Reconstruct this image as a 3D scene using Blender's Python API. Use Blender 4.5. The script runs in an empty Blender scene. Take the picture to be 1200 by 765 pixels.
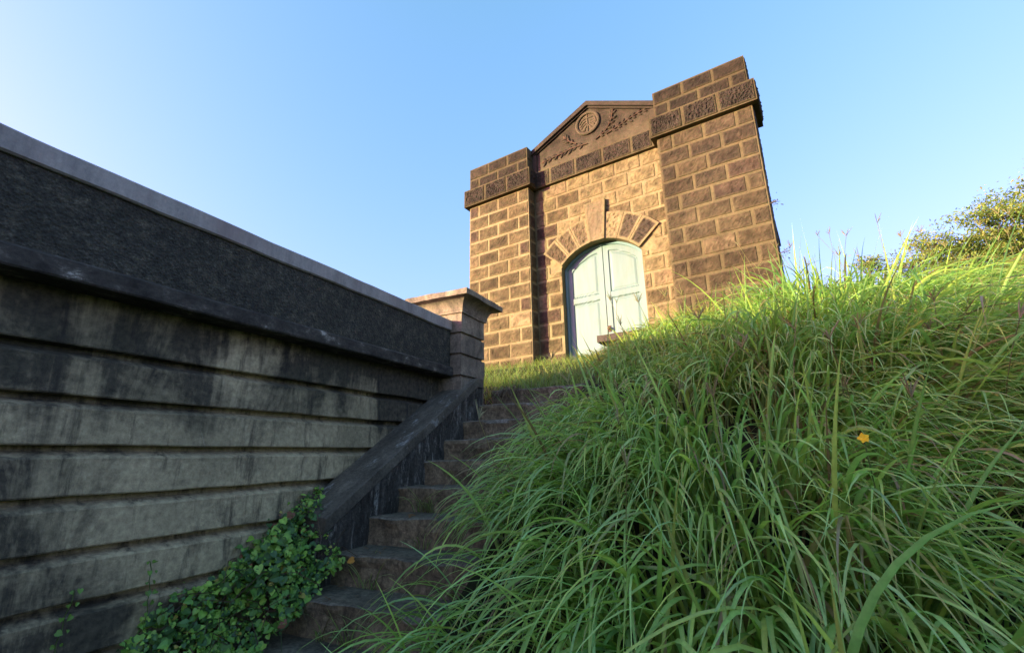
import bpy, bmesh, math, random
import numpy as np
from mathutils import Vector, Matrix, noise as mnoise

random.seed(7)
rng = np.random.default_rng(11)
R = math.radians
SC = bpy.context.scene
COL = SC.collection
EYE = 1.6

# ------------------------------------------------------------------ camera
def make_camera():
    p, r, f = R(15.23), R(-1.063), 554.25
    fw = Vector((0, math.cos(p), math.sin(p)))
    up0 = Vector((0, -math.sin(p), math.cos(p)))
    rt0 = Vector((1, 0, 0))
    rt = rt0 * math.cos(r) + up0 * math.sin(r)
    up = up0 * math.cos(r) - rt0 * math.sin(r)
    cd = bpy.data.cameras.new('camera')
    co = bpy.data.objects.new('camera', cd)
    COL.objects.link(co)
    cd.sensor_width = 36
    cd.lens = f / 1200 * 36
    cd.clip_start = 0.05
    cd.clip_end = 3000
    m = Matrix((rt, up, -fw)).transposed().to_4x4()
    m.translation = Vector((0, 0, EYE))
    co.matrix_world = m
    SC.camera = co
make_camera()

# ------------------------------------------------------------------ light
SUN_AZ, SUN_EL = -106.0, 7.0          # azimuth from +Y, clockwise positive
SKY_STRENGTH = 0.15
SUN_STRENGTH = 2.0
EXPOSURE = 2.96
SKY_R, SKY_G, SKY_B = 0.535, 0.60, 0.80
world = bpy.data.worlds.new('World')
SC.world = world
world.use_nodes = True
wn, wl = world.node_tree.nodes, world.node_tree.links
sky = wn.new('ShaderNodeTexSky')
sky.sky_type = 'NISHITA'
sky.sun_disc = False
sky.sun_elevation = R(SUN_EL)
sky.sun_rotation = R(SUN_AZ)
sky.altitude = 0
sky.air_density = 1.0
sky.dust_density = 4.0
sky.ozone_density = 1.5
bg = wn['Background']
bg.inputs['Strength'].default_value = SKY_STRENGTH
# grade the sky's own colour: softer green range, as in hazy evening air
sep = wn.new('ShaderNodeSeparateColor')
cmb = wn.new('ShaderNodeCombineColor')
wl.new(sky.outputs[0], sep.inputs[0])
def wmath(op, sock, val):
    n = wn.new('ShaderNodeMath'); n.operation = op
    wl.new(sock, n.inputs[0]); n.inputs[1].default_value = val
    return n.outputs[0]
wl.new(wmath('MULTIPLY', sep.outputs[0], SKY_R), cmb.inputs[0])
wl.new(wmath('MULTIPLY', wmath('POWER', sep.outputs[1], 0.6), SKY_G), cmb.inputs[1])
wl.new(wmath('MULTIPLY', sep.outputs[2], SKY_B), cmb.inputs[2])
wl.new(cmb.outputs[0], bg.inputs['Color'])

sd = bpy.data.lights.new('sun', 'SUN')
sd.energy = SUN_STRENGTH
sd.angle = R(0.6)
sd.color = (1.0, 0.86, 0.48)
so = bpy.data.objects.new('sun', sd)
COL.objects.link(so)
a, e_ = R(SUN_AZ), R(SUN_EL)
sdir = Vector((math.sin(a) * math.cos(e_), math.cos(a) * math.cos(e_), math.sin(e_)))
so.rotation_euler = sdir.to_track_quat('Z', 'Y').to_euler()
so.location = sdir * 60

SC.view_settings.view_transform = 'Standard'
SC.view_settings.look = 'None'
SC.view_settings.gamma = 1
SC.view_settings.use_curve_mapping = False
SC.view_settings.exposure = EXPOSURE
SC.render.engine = 'CYCLES'
SC.cycles.max_bounces = 6

# ------------------------------------------------------------------ helpers
def link(o, parent=None):
    COL.objects.link(o)
    if parent is not None:
        o.parent = parent
    return o

def tag(o, label=None, cat=None, group=None, kind=None):
    if label: o['label'] = label
    if cat: o['category'] = cat
    if group: o['group'] = group
    if kind: o['kind'] = kind
    return o

def empty(name, loc=(0, 0, 0), rz=0.0):
    o = bpy.data.objects.new(name, None)
    o.location = loc
    o.rotation_euler = (0, 0, rz)
    o.empty_display_size = 0.2
    COL.objects.link(o)
    return o

class MB:
    """collects verts / faces / colours for ONE mesh object"""
    def __init__(self):
        self.v, self.f, self.c, self.n = [], [], [], 0
    def add(self, V, F, col=(1, 1, 1)):
        V = np.asarray(V, float)
        self.v.append(V)
        c = np.asarray(col, float)
        if c.ndim == 1:
            c = np.repeat(c[None, :], len(V), 0)
        self.c.append(c)
        for f in F:
            self.f.append(tuple(int(i) + self.n for i in f))
        self.n += len(V)
    def box(self, x0, x1, y0, y1, z0, z1, col=(1, 1, 1)):
        V = [(x, y, z) for z in (z0, z1) for y in (y0, y1) for x in (x0, x1)]
        F = [(0, 2, 3, 1), (4, 5, 7, 6), (0, 1, 5, 4), (2, 6, 7, 3), (0, 4, 6, 2), (1, 3, 7, 5)]
        self.add(V, F, col)
    def grid(self, P, col=(1, 1, 1), keep=None, flip=False):
        nv, nu = P.shape[:2]
        idx = np.arange(nv * nu).reshape(nv, nu)
        F = []
        for j in range(nv - 1):
            for i in range(nu - 1):
                if keep is not None and not keep[j, i]:
                    continue
                q = (idx[j, i], idx[j, i + 1], idx[j + 1, i + 1], idx[j + 1, i])
                F.append(q[::-1] if flip else q)
        c = np.asarray(col, float)
        if c.ndim == 3:
            c = c.reshape(-1, 3)
        self.add(P.reshape(-1, 3), F, c)
    def tube(self, pts, rad, n=6, col=(1, 1, 1)):
        pts = [Vector(p) for p in pts]
        rad = rad if isinstance(rad, (list, tuple)) else [rad] * len(pts)
        V, F = [], []
        for i, p in enumerate(pts):
            d = (pts[min(i + 1, len(pts) - 1)] - pts[max(i - 1, 0)]).normalized()
            a = d.orthogonal().normalized()
            if i and abs(a.dot(prev)) < 0.99:
                a = (prev - d * prev.dot(d)).normalized()
            prev = a
            b = d.cross(a)
            for k in range(n):
                t = 2 * math.pi * k / n
                V.append(p + (a * math.cos(t) + b * math.sin(t)) * rad[i])
        for i in range(len(pts) - 1):
            for k in range(n):
                F.append((i * n + k, i * n + (k + 1) % n, (i + 1) * n + (k + 1) % n, (i + 1) * n + k))
        F.append(tuple(range(n))[::-1])
        F.append(tuple((len(pts) - 1) * n + k for k in range(n)))
        self.add([tuple(v) for v in V], F, col)
    def build(self, name, mat, parent=None, smooth=False):
        me = bpy.data.meshes.new(name)
        V = np.concatenate(self.v) if self.v else np.zeros((0, 3))
        me.from_pydata(V.tolist(), [], self.f)
        C = np.concatenate(self.c)
        at = me.color_attributes.new('col', 'FLOAT_COLOR', 'POINT')
        at.data.foreach_set('color', np.concatenate([C, np.ones((len(C), 1))], 1).astype(np.float32).ravel())
        if smooth:
            me.polygons.foreach_set('use_smooth', [True] * len(me.polygons))
        me.materials.append(mat)
        me.update()
        o = bpy.data.objects.new(name, me)
        return link(o, parent)

def np_mesh(name, V, Q, C, mat, parent=None, smooth=True):
    """fast quad mesh from arrays"""
    me = bpy.data.meshes.new(name)
    V = np.asarray(V, np.float32); Q = np.asarray(Q, np.int32)
    k = Q.shape[1]
    me.vertices.add(len(V)); me.vertices.foreach_set('co', V.ravel())
    me.loops.add(Q.size); me.loops.foreach_set('vertex_index', Q.ravel())
    me.polygons.add(len(Q))
    me.polygons.foreach_set('loop_start', np.arange(0, Q.size, k, dtype=np.int32))
    me.polygons.foreach_set('use_smooth', np.full(len(Q), smooth))
    me.update(calc_edges=True)
    at = me.color_attributes.new('col', 'FLOAT_COLOR', 'POINT')
    at.data.foreach_set('color', np.concatenate([C, np.ones((len(C), 1))], 1).astype(np.float32).ravel())
    me.materials.append(mat)
    me.validate()
    o = bpy.data.objects.new(name, me)
    return link(o, parent)

def nz(x, y, z, s=1.0):
    return mnoise.noise(Vector((x * s, y * s, z * s)))
def fbm(x, y, z, s=1.0, o=4):
    return mnoise.fractal(Vector((x * s, y * s, z * s)), 1.0, 2.0, o)

# ------------------------------------------------------------------ materials
class NT:
    def __init__(self, name):
        self.m = bpy.data.materials.new(name)
        self.m.use_nodes = True
        self.t = self.m.node_tree
        self.n, self.l = self.t.nodes, self.t.links
        self.b = self.n['Principled BSDF']
        self.out = self.n['Material Output']
        self.tc = self.n.new('ShaderNodeTexCoord')
    def node(self, kind, **kw):
        n = self.n.new(kind)
        for k, v in kw.items():
            setattr(n, k, v)
        return n
    def put(self, sock, v):
        if hasattr(v, 'is_output'):
            self.l.new(v, sock)
        else:
            sock.default_value = v
    def coord(self, scale=(1, 1, 1)):
        mp = self.node('ShaderNodeMapping')
        self.l.new(self.tc.outputs['Object'], mp.inputs[0])
        mp.inputs['Scale'].default_value = scale
        return mp.outputs[0]
    def noise(self, scale, detail=6, rough=0.6, vec=None, dist=0.0):
        n = self.node('ShaderNodeTexNoise')
        self.l.new(vec if vec is not None else self.tc.outputs['Object'], n.inputs['Vector'])
        n.inputs['Scale'].default_value = scale
        n.inputs['Detail'].default_value = detail
        n.inputs['Roughness'].default_value = rough
        n.inputs['Distortion'].default_value = dist
        return n.outputs['Fac']
    def ramp(self, fac, stops):
        n = self.node('ShaderNodeValToRGB')
        self.l.new(fac, n.inputs[0])
        el = n.color_ramp.elements
        while len(el) < len(stops):
            el.new(0.5)
        for x, (p, c) in zip(el, stops):
            x.position = p
            x.color = (*c, 1) if len(c) == 3 else c
        return n.outputs[0]
    def rng(self, v, a, b, c=0.0, d=1.0):
        n = self.node('ShaderNodeMapRange')
        self.put(n.inputs[0], v)
        for i, x in enumerate((a, b, c, d)):
            n.inputs[i + 1].default_value = x
        return n.outputs[0]
    def mix(self, fac, a, b, mode='MIX'):
        n = self.node('ShaderNodeMix', data_type='RGBA', blend_type=mode)
        self.put(n.inputs[0], fac)
        self.put(n.inputs[6], (*a, 1) if isinstance(a, tuple) else a)
        self.put(n.inputs[7], (*b, 1) if isinstance(b, tuple) else b)
        return n.outputs[2]
    def math(self, op, a, b=0.0):
        n = self.node('ShaderNodeMath', operation=op)
        self.put(n.inputs[0], a); self.put(n.inputs[1], b)
        return n.outputs[0]
    def attr(self):
        n = self.node('ShaderNodeVertexColor', layer_name='col')
        return n.outputs[0]
    def bump(self, h, strength=0.4, dist=0.02, prev=None):
        n = self.node('ShaderNodeBump')
        n.inputs['Strength'].default_value = strength
        n.inputs['Distance'].default_value = dist
        self.l.new(h, n.inputs['Height'])
        if prev is not None:
            self.l.new(prev, n.inputs['Normal'])
        return n.outputs[0]
    def done(self, color, rough=0.85, normal=None, spec=0.3):
        self.put(self.b.inputs['Base Color'], (*color, 1) if isinstance(color, tuple) else color)
        self.put(self.b.inputs['Roughness'], rough)
        self.b.inputs['Specular IOR Level'].default_value = spec
        if normal is not None:
            self.l.new(normal, self.b.inputs['Normal'])
        return self.m

def mat_block():
    """volcanic stone blocks: block colour from the mesh, pitted and stained"""
    t = NT('brown_block_stone')
    base = t.attr()
    n1 = t.noise(26, 8, 0.7)
    n2 = t.noise(5, 5, 0.6)
    n3 = t.noise(90, 4, 0.7)
    c = t.mix(t.rng(n1, 0.3, 0.72), base, t.mix(1.0, base, (0.52, 0.48, 0.46), 'MULTIPLY'))
    c = t.mix(t.rng(n2, 0.35, 0.7, 0.0, 0.55), c, t.mix(1.0, base, (1.35, 1.25, 1.1), 'MULTIPLY'))
    c = t.mix(t.rng(n3, 0.62, 0.78, 0.0, 0.7), c, (0.42, 0.35, 0.26))
    c = t.mix(t.rng(n3, 0.24, 0.36, 0.8, 0.0), c, (0.03, 0.022, 0.016))
    big = t.noise(1.5, 7, 0.65, t.coord((1, 1, 0.6)), 0.5)
    c = t.mix(t.rng(big, 0.42, 0.68, 0.0, 0.55), c, t.mix(1.0, c, (0.42, 0.36, 0.32), 'MULTIPLY'))
    sm = t.noise(11, 7, 0.7, None, 0.5)
    c = t.mix(t.rng(sm, 0.52, 0.72, 0.0, 0.6), c, t.mix(1.0, c, (0.5, 0.44, 0.4), 'MULTIPLY'))
    b = t.bump(n1, 0.4, 0.008)
    b = t.bump(n3, 0.45, 0.005, b)
    return t.done(c, 0.92, b, 0.2)

def mat_concrete():
    """rendered wall courses: beige-grey render under black streaks"""
    t = NT('stained_render')
    st = t.noise(3.0, 9, 0.68, t.coord((1, 0.9, 0.28)), 0.8)
    bl = t.noise(2.1, 8, 0.62, t.coord((1, 0.55, 1.0)), 0.6)
    fi = t.noise(30, 6, 0.7)
    vf = t.noise(120, 3, 0.6)
    base = t.ramp(fi, [(0.25, (0.24, 0.19, 0.108)), (0.55, (0.47, 0.375, 0.205)), (0.8, (0.66, 0.54, 0.31))])
    dark = t.ramp(fi, [(0.3, (0.036, 0.030, 0.020)), (0.75, (0.135, 0.110, 0.070))])
    m = t.math('ADD', t.math('MULTIPLY', st, 0.6), t.math('MULTIPLY', bl, 0.55))
    # black stains plus painted shade below the ledge, darker up the wall
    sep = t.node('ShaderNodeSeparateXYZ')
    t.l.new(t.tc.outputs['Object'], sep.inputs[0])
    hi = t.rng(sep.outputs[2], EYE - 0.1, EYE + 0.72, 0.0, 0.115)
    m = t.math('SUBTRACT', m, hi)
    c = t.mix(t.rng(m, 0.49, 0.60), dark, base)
    green = t.noise(1.3, 4, 0.5)
    c = t.mix(t.rng(green, 0.48, 0.66, 0.0, 0.4), c, (0.042, 0.046, 0.026))
    dp = t.noise(13, 8, 0.7, t.coord((1, 1, 0.13)))
    c = t.mix(t.rng(dp, 0.54, 0.66, 0.0, 0.75), c, (0.028, 0.025, 0.02))
    wh = t.noise(9, 9, 0.75, t.coord((1, 1, 0.5)), 1.5)
    c = t.mix(t.rng(wh, 0.64, 0.74, 0.0, 0.6), c, (0.40, 0.35, 0.24))
    b = t.bump(fi, 0.35, 0.012)
    b = t.bump(vf, 0.3, 0.004, b)
    return t.done(c, 0.9, b, 0.2)

def mat_dash():
    t = NT('dark_pebble_dash')
    vo = t.node('ShaderNodeTexVoronoi')
    t.l.new(t.tc.outputs['Object'], vo.inputs['Vector'])
    vo.inputs['Scale'].default_value = 75
    fi = t.noise(45, 6, 0.75)
    big = t.noise(2.5, 6, 0.65)
    mid = t.noise(16, 7, 0.75)
    c = t.ramp(fi, [(0.3, (0.020, 0.019, 0.018)), (0.55, (0.058, 0.054, 0.048)), (0.70, (0.13, 0.120, 0.102)), (0.80, (0.34, 0.31, 0.25))])
    c = t.mix(t.rng(big, 0.4, 0.65, 0.0, 0.55), c, (0.032, 0.030, 0.026))
    c = t.mix(t.rng(mid, 0.5, 0.68, 0.0, 0.75), c, t.mix(1.0, c, (2.3, 2.15, 1.9), 'MULTIPLY'))
    c = t.mix(t.rng(mid, 0.34, 0.46, 0.6, 0.0), c, (0.016, 0.015, 0.013))
    c = t.mix(1.0, c, (1.05, 1.02, 0.82), 'MULTIPLY')
    b = t.bump(vo.outputs['Distance'], 0.7, 0.012)
    b = t.bump(fi, 0.6, 0.012, b)
    return t.done(c, 0.9, b, 0.25)

def mat_coping():
    t = NT('grey_coping')
    st = t.noise(6, 8, 0.7, t.coord((1, 1.2, 0.25)))
    fi = t.noise(60, 5, 0.7)
    c = t.ramp(st, [(0.3, (0.20, 0.175, 0.148)), (0.5, (0.37, 0.320, 0.265)), (0.72, (0.50, 0.43, 0.35))])
    c = t.mix(t.rng(fi, 0.35, 0.75, 0.35, 0.0), c, (0.09, 0.09, 0.10))
    red = t.noise(1.8, 4, 0.5)
    c = t.mix(t.rng(red, 0.52, 0.68, 0.0, 0.5), c, (0.25, 0.18, 0.155))
    return t.done(c, 0.85, t.bump(fi, 0.3, 0.006), 0.25)

def mat_ledge():
    t = NT('flaking_ledge')
    st = t.noise(14, 8, 0.75, t.coord((1, 0.6, 1)), 0.1)
    fi = t.noise(50, 5, 0.7)
    c = t.ramp(st, [(0.35, (0.026, 0.022, 0.017)), (0.55, (0.068, 0.058, 0.044)), (0.63, (0.14, 0.12, 0.09)), (0.70, (0.42, 0.37, 0.29))])
    return t.done(c, 0.9, t.bump(fi, 0.5, 0.01), 0.2)

def mat_steps():
    t = NT('mossy_steps')
    n1 = t.noise(4.5, 8, 0.7, None, 0.6)
    n2 = t.noise(34, 7, 0.72)
    st = t.noise(9, 7, 0.7, t.coord((1.3, 1.3, 0.3)))
    geo = t.node('ShaderNodeNewGeometry')
    sep = t.node('ShaderNodeSeparateXYZ')
    t.l.new(geo.outputs['Normal'], sep.inputs[0])
    up = t.rng(sep.outputs[2], 0.3, 0.8)
    riser = t.ramp(st, [(0.3, (0.13, 0.096, 0.052)), (0.52, (0.31, 0.235, 0.130)), (0.7, (0.48, 0.37, 0.21))])
    tread = t.ramp(n1, [(0.3, (0.12, 0.100, 0.066)), (0.6, (0.27, 0.225, 0.15)), (0.75, (0.44, 0.37, 0.27))])
    c = t.mix(up, riser, tread)
    worn = t.math('MULTIPLY', t.rng(sep.outputs[2], 0.35, 0.5), t.rng(sep.outputs[2], 0.8, 0.93, 1.0, 0.0))
    c = t.mix(t.math('MULTIPLY', worn, t.rng(n1, 0.35, 0.6, 0.25, 0.9)), c, (0.42, 0.36, 0.27))
    c = t.mix(t.rng(n2, 0.4, 0.68, 0.65, 0.0), c, (0.020, 0.019, 0.017))
    c = t.mix(t.rng(n1, 0.55, 0.7, 0.0, 0.35), c, (0.040, 0.050, 0.020))
    b = t.bump(n2, 0.7, 0.02)
    return t.done(c, 0.92, b, 0.2)

def mat_rail():
    t = NT('black_stained_rail')
    n1 = t.noise(5, 9, 0.7, t.coord((1.4, 0.7, 0.6)), 0.15)
    n2 = t.noise(48, 6, 0.72)
    w = t.noise(11, 9, 0.75, t.coord((1, 0.6, 0.5)), 0.2)
    c = t.ramp(n1, [(0.3, (0.060, 0.050, 0.035)), (0.55, (0.155, 0.130, 0.092)), (0.72, (0.30, 0.25, 0.18))])
    c = t.mix(t.rng(w, 0.57, 0.68), c, (0.40, 0.38, 0.33))
    c = t.mix(t.rng(n2, 0.3, 0.6, 0.5, 0.0), c, (0.014, 0.014, 0.014))
    return t.done(c, 0.9, t.bump(n2, 0.6, 0.015), 0.2)

def mat_rail_side():
    t = NT('crumbling_rail_side')
    n1 = t.noise(6, 9, 0.72, t.coord((1.2, 1.2, 0.35)), 0.8)
    n2 = t.noise(40, 6, 0.72)
    w = t.noise(9, 9, 0.78, t.coord((1.6, 1.6, 0.3)), 1.0)
    c = t.ramp(n1, [(0.3, (0.035, 0.030, 0.024)), (0.52, (0.10, 0.088, 0.070)), (0.72, (0.24, 0.21, 0.165))])
    c = t.mix(t.rng(w, 0.54, 0.66), c, (0.50, 0.46, 0.38))
    c = t.mix(t.rng(n2, 0.35, 0.6, 0.6, 0.0), c, (0.018, 0.016, 0.013))
    return t.done(c, 0.92, t.bump(n2, 0.9, 0.025), 0.15)

def mat_pillar():
    t = NT('weathered_pillar_render')
    n1 = t.noise(7, 9, 0.7, t.coord((1, 1, 0.5)), 0.8)
    n2 = t.noise(45, 6, 0.7)
    c = t.ramp(n1, [(0.25, (0.07, 0.058, 0.044)), (0.45, (0.21, 0.165, 0.115)), (0.6, (0.33, 0.255, 0.172)), (0.75, (0.44, 0.36, 0.26))])
    c = t.mix(t.rng(n2, 0.3, 0.62, 0.55, 0.0), c, (0.04, 0.038, 0.035))
    return t.done(c, 0.9, t.bump(n2, 0.5, 0.01), 0.2)

def mat_door():
    t = NT('mint_door_paint')
    st = t.noise(7, 8, 0.65, t.coord((1.5, 1, 0.12)))
    fi = t.noise(60, 5, 0.7)
    c = t.mix(1.0, t.attr(), t.ramp(st, [(0.3, (0.80, 0.82, 0.80)), (0.6, (1.0, 1.0, 0.98)), (0.8, (1.08, 1.04, 0.95))]), 'MULTIPLY')
    c = t.mix(t.rng(fi, 0.62, 0.72, 0.0, 0.6), c, (0.20, 0.17, 0.12))
    bl = t.noise(2.6, 8, 0.7, t.coord((1, 1, 0.45)), 0.4)
    c = t.mix(t.rng(bl, 0.46, 0.7, 0.0, 0.7), c, t.mix(1.0, c, (1.02, 0.86, 0.66), 'MULTIPLY'))
    dr = t.noise(16, 7, 0.7, t.coord((1.6, 1, 0.07)))
    c = t.mix(t.rng(dr, 0.56, 0.72, 0.0, 0.55), c, (0.16, 0.17, 0.13))
    return t.done(c, 0.55, t.bump(st, 0.15, 0.004), 0.4)

def mat_leaf(name, trans=0.4, rough=0.45, spec=0.35, tint=1.15):
    t = NT(name)
    base = t.attr()
    n = t.noise(35, 3, 0.6)
    c = t.mix(t.rng(n, 0.3, 0.7), t.mix(1.0, base, (0.82, 0.84, 0.8), 'MULTIPLY'), t.mix(1.0, base, (1.15, 1.12, 1.1), 'MULTIPLY'))
    t.done(c, rough, None, spec)
    tr = t.node('ShaderNodeBsdfTranslucent')
    t.l.new(t.mix(1.0, c, (tint, tint * 1.02, 0.7), 'MULTIPLY'), tr.inputs[0])
    mx = t.node('ShaderNodeMixShader')
    mx.inputs[0].default_value = trans
    t.l.new(t.b.outputs[0], mx.inputs[1]); t.l.new(tr.outputs[0], mx.inputs[2])
    t.l.new(mx.outputs[0], t.out.inputs[0])
    return t.m

def mat_ground():
    t = NT('grassy_soil')
    n1 = t.noise(2.5, 8, 0.65)
    n2 = t.noise(40, 6, 0.7)
    c = t.ramp(n1, [(0.3, (0.020, 0.028, 0.012)), (0.55, (0.036, 0.048, 0.018)), (0.72, (0.062, 0.058, 0.028))])
    c = t.mix(t.rng(n2, 0.4, 0.7, 0.5, 0.0), c, (0.016, 0.016, 0.008))
    return t.done(c, 0.95, t.bump(n2, 0.8, 0.03), 0.1)

def mat_plain(name, c0, c1, scale=30, rough=0.85, bump=0.4):
    t = NT(name)
    n = t.noise(scale, 6, 0.65)
    return t.done(t.ramp(n, [(0.3, c0), (0.7, c1)]), rough, t.bump(n, bump, 0.01), 0.25)

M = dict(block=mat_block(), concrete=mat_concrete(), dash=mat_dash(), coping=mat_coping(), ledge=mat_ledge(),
         steps=mat_steps(), rail=mat_rail(), rail_side=mat_rail_side(), pillar=mat_pillar(), door=mat_door(),
         grass=mat_leaf('grass_blades', 0.44, 0.36, 0.5), ivy=mat_leaf('creeper_leaves', 0.25, 0.4, 0.35),
         tree=mat_leaf('tree_leaves', 0.5, 0.55, 0.25), petal=mat_leaf('petals', 0.3, 0.6, 0.2),
         ground=mat_ground(), bark=mat_plain('bark', (0.05, 0.04, 0.03), (0.16, 0.13, 0.10)),
         wood=mat_plain('grey_brown_stone', (0.03, 0.024, 0.02), (0.09, 0.07, 0.052), 25),
         iron=mat_plain('rusty_iron', (0.05, 0.025, 0.015), (0.13, 0.07, 0.04), 60, 0.6),
         roof=mat_plain('roof_slab', (0.08, 0.075, 0.07), (0.2, 0.18, 0.16), 12))

# ------------------------------------------------------------------ frames
WY = R(25.7)
Dv = np.array([math.sin(WY), math.cos(WY)])      # along the wall, away from camera
Ev = np.array([Dv[1], -Dv[0]])                   # to the right of the wall
def world_xy(s, e):
    return s * Dv[0] + e * Ev[0], s * Dv[1] + e * Ev[1]
def smooth(a, b, x):
    t = np.clip((x - a) / (b - a), 0, 1)
    return t * t * (3 - 2 * t)

S0, Z0, RUN, RISE = 4.33, 0.647, 0.2894, 0.17
def slope_z(s):
    s = np.asarray(s, float)
    line = Z0 - RISE / RUN * (S0 - s)
    z = np.maximum(line, -1.6)
    hi = 0.60 + 0.36 * (s - S0)
    hi = np.minimum(hi, 1.22)
    return np.where(s > S0, hi, z)
def ground_z(s, e):
    """height over the eye level (m)"""
    s = np.asarray(s, float); e = np.asarray(e, float)
    z = slope_z(s)
    bank = smooth(-1.55, -0.9, e) * 0.22 + smooth(-0.6, 1.6, e) * 0.06 * (1 - smooth(4.0, 6.0, s))
    bank = bank * smooth(-0.8, 1.0, s)
    under = -0.22 * (1 - smooth(-1.55, -1.2, e)) * smooth(0.2, 0.9, s) * (1 - smooth(4.42, 4.62, s))
    z = z + bank + under
    # terrace retained behind the long wall
    left = 1 - smooth(-2.95, -2.72, e)
    z = z * (1 - left) + left * np.where(s > 4.2, np.maximum(0.55, z), 0.55)
    # rough lumps
    z = z + 0.05 * np.sin(s * 1.7 + e * 1.1) * np.sin(e * 2.1 - s * 0.6) * smooth(-1.0, 0.2, e)
    far = np.sqrt(s * s + e * e)
    z = z - smooth(14, 60, far) * 2.2
    return z

# ------------------------------------------------------------------ ground sheet
def make_ground():
    def axis():
        near = np.arange(-9, 13.01, 0.14)
        out = np.geomspace(0.3, 900, 34)
        return np.concatenate([(-9 - out)[::-1], near, 13 + out])
    ss, ee = axis(), axis()
    S, Eg = np.meshgrid(ss, ee, indexing='ij')
    Z = ground_z(S, Eg) + EYE
    X = S * Dv[0] + Eg * Ev[0]; Y = S * Dv[1] + Eg * Ev[1]
    V = np.stack([X, Y, Z], -1).reshape(-1, 3)
    ns, ne = S.shape
    idx = np.arange(ns * ne).reshape(ns, ne)
    Q = np.stack([idx[:-1, :-1], idx[:-1, 1:], idx[1:, 1:], idx[1:, :-1]], -1).reshape(-1, 4)[:, ::-1]
    o = np_mesh('ground', V, Q, np.ones((len(V), 3)), M['ground'])
    tag(o, kind='structure')
make_ground()

def make_shade_ridge():
    """unseen ridge added beyond the wall to keep low sun off the bank"""
    az = R(SUN_AZ)
    c = np.array([math.sin(az), math.cos(az)]) * 44 + np.array([1.5, 4.5])
    d = np.array([math.cos(az), -math.sin(az)])
    n = np.array([math.sin(az), math.cos(az)])
    A = np.linspace(-26, 26, 90); B = np.linspace(-26, 26, 40)
    P = np.zeros((len(A), len(B), 3))
    for i, a_ in enumerate(A):
        for j, b_ in enumerate(B):
            x, y = c + d * a_ + n * b_
            h = SHADE_RIDGE_H * math.exp(-(b_ / 11) ** 2) * (1 - smooth(9, 22, abs(a_)))
            h += 0.14 * fbm(x, y, 0.3, 0.25) * math.exp(-(b_ / 8) ** 2)
            P[i, j] = (x, y, h - 1.2)
    mb = MB(); mb.grid(P, (1, 1, 1), None, True)
    o = mb.build('shade_ridge', M['ground'], None, True)
    tag(o, kind='structure')
SHADE_RIDGE_H = 1.2 + EYE + 0.80 + 42 * math.tan(R(SUN_EL))  # added ridge's height, chosen so its shadow covers the lower grass
make_shade_ridge()

# ------------------------------------------------------------------ long wall
def extrude_profile(name, prof, y0, y1, mat, parent, step=0.12, jit=0.0):
    """prof: closed outline (x, z); extruded along local y"""
    mb = MB()
    n = max(2, int((y1 - y0) / step) + 1)
    ys = np.linspace(y0, y1, n)
    k = len(prof)
    V = []
    for y in ys:
        for (x, z) in prof:
            j = jit * (fbm(x * 3, y * 2.2, z * 3, 1.0) if jit else 0)
            j2 = jit * (fbm(x * 3 + 9, y * 2.2, z * 3, 1.0) if jit else 0)
            V.append((x + j, y, z + j2))
    F = []
    for i in range(n - 1):
        for q in range(k):
            F.append((i * k + q, i * k + (q + 1) % k, (i + 1) * k + (q + 1) % k, (i + 1) * k + q))
    F.append(tuple(range(k))); F.append(tuple((n - 1) * k + q for q in range(k))[::-1])
    mb.add(V, F)
    return mb.build(name, mat, parent)

E0 = -2.48
def make_wall():
    root = empty('retaining_wall', (0, 0, 0), -WY)
    tag(root, 'long dark stained wall with grooved courses and grey coping beside the steps', 'wall')
    z = lambda v: v + EYE
    y0, y1 = -7.0, 3.765
    ch = [(-0.42, z(1.288)), (0.012, z(1.288)), (0.022, z(1.278)), (0.022, z(1.190)), (0.012, z(1.182)), (-0.42, z(1.182))]
    extrude_profile('coping', [(E0 + x, v) for x, v in ch], y0, y1, M['coping'], root, 0.1, 0.006)
    extrude_profile('parapet_panel', [(E0 + x, v) for x, v in [(-0.40, z(1.184)), (0, z(1.184)), (0, z(0.826)), (-0.40, z(0.826))]], y0, y1 - 0.003, M['dash'], root, 0.1, 0.006)
    led = [(-0.40, z(0.828)), (0.012, z(0.828)), (0.034, z(0.812)), (0.034, z(0.742)), (0.028, z(0.734)), (-0.40, z(0.734))]
    extrude_profile('ledge_moulding', [(E0 + x, v) for x, v in led], y0, y1 + 0.002, M['ledge'], root, 0.07, 0.0035)
    # grooved courses below, set back under the ledge
    fx = -0.125
    prof = [(-0.40, z(0.736)), (fx, z(0.736))]
    g = 0.50
    while g > -1.75:
        prof += [(fx, z(g + 0.006)), (fx - 0.004, z(g)), (fx - 0.06, z(g - 0.003)), (fx - 0.06, z(g - 0.024)), (fx - 0.002, z(g - 0.052)), (fx + 0.002, z(g - 0.058)), (fx + 0.001, z(g - 0.07))]
        g -= 0.2115
    prof += [(fx, z(-1.85)), (-0.40, z(-1.85))]
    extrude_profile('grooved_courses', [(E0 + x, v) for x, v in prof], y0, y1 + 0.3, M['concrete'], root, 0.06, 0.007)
make_wall()

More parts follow.
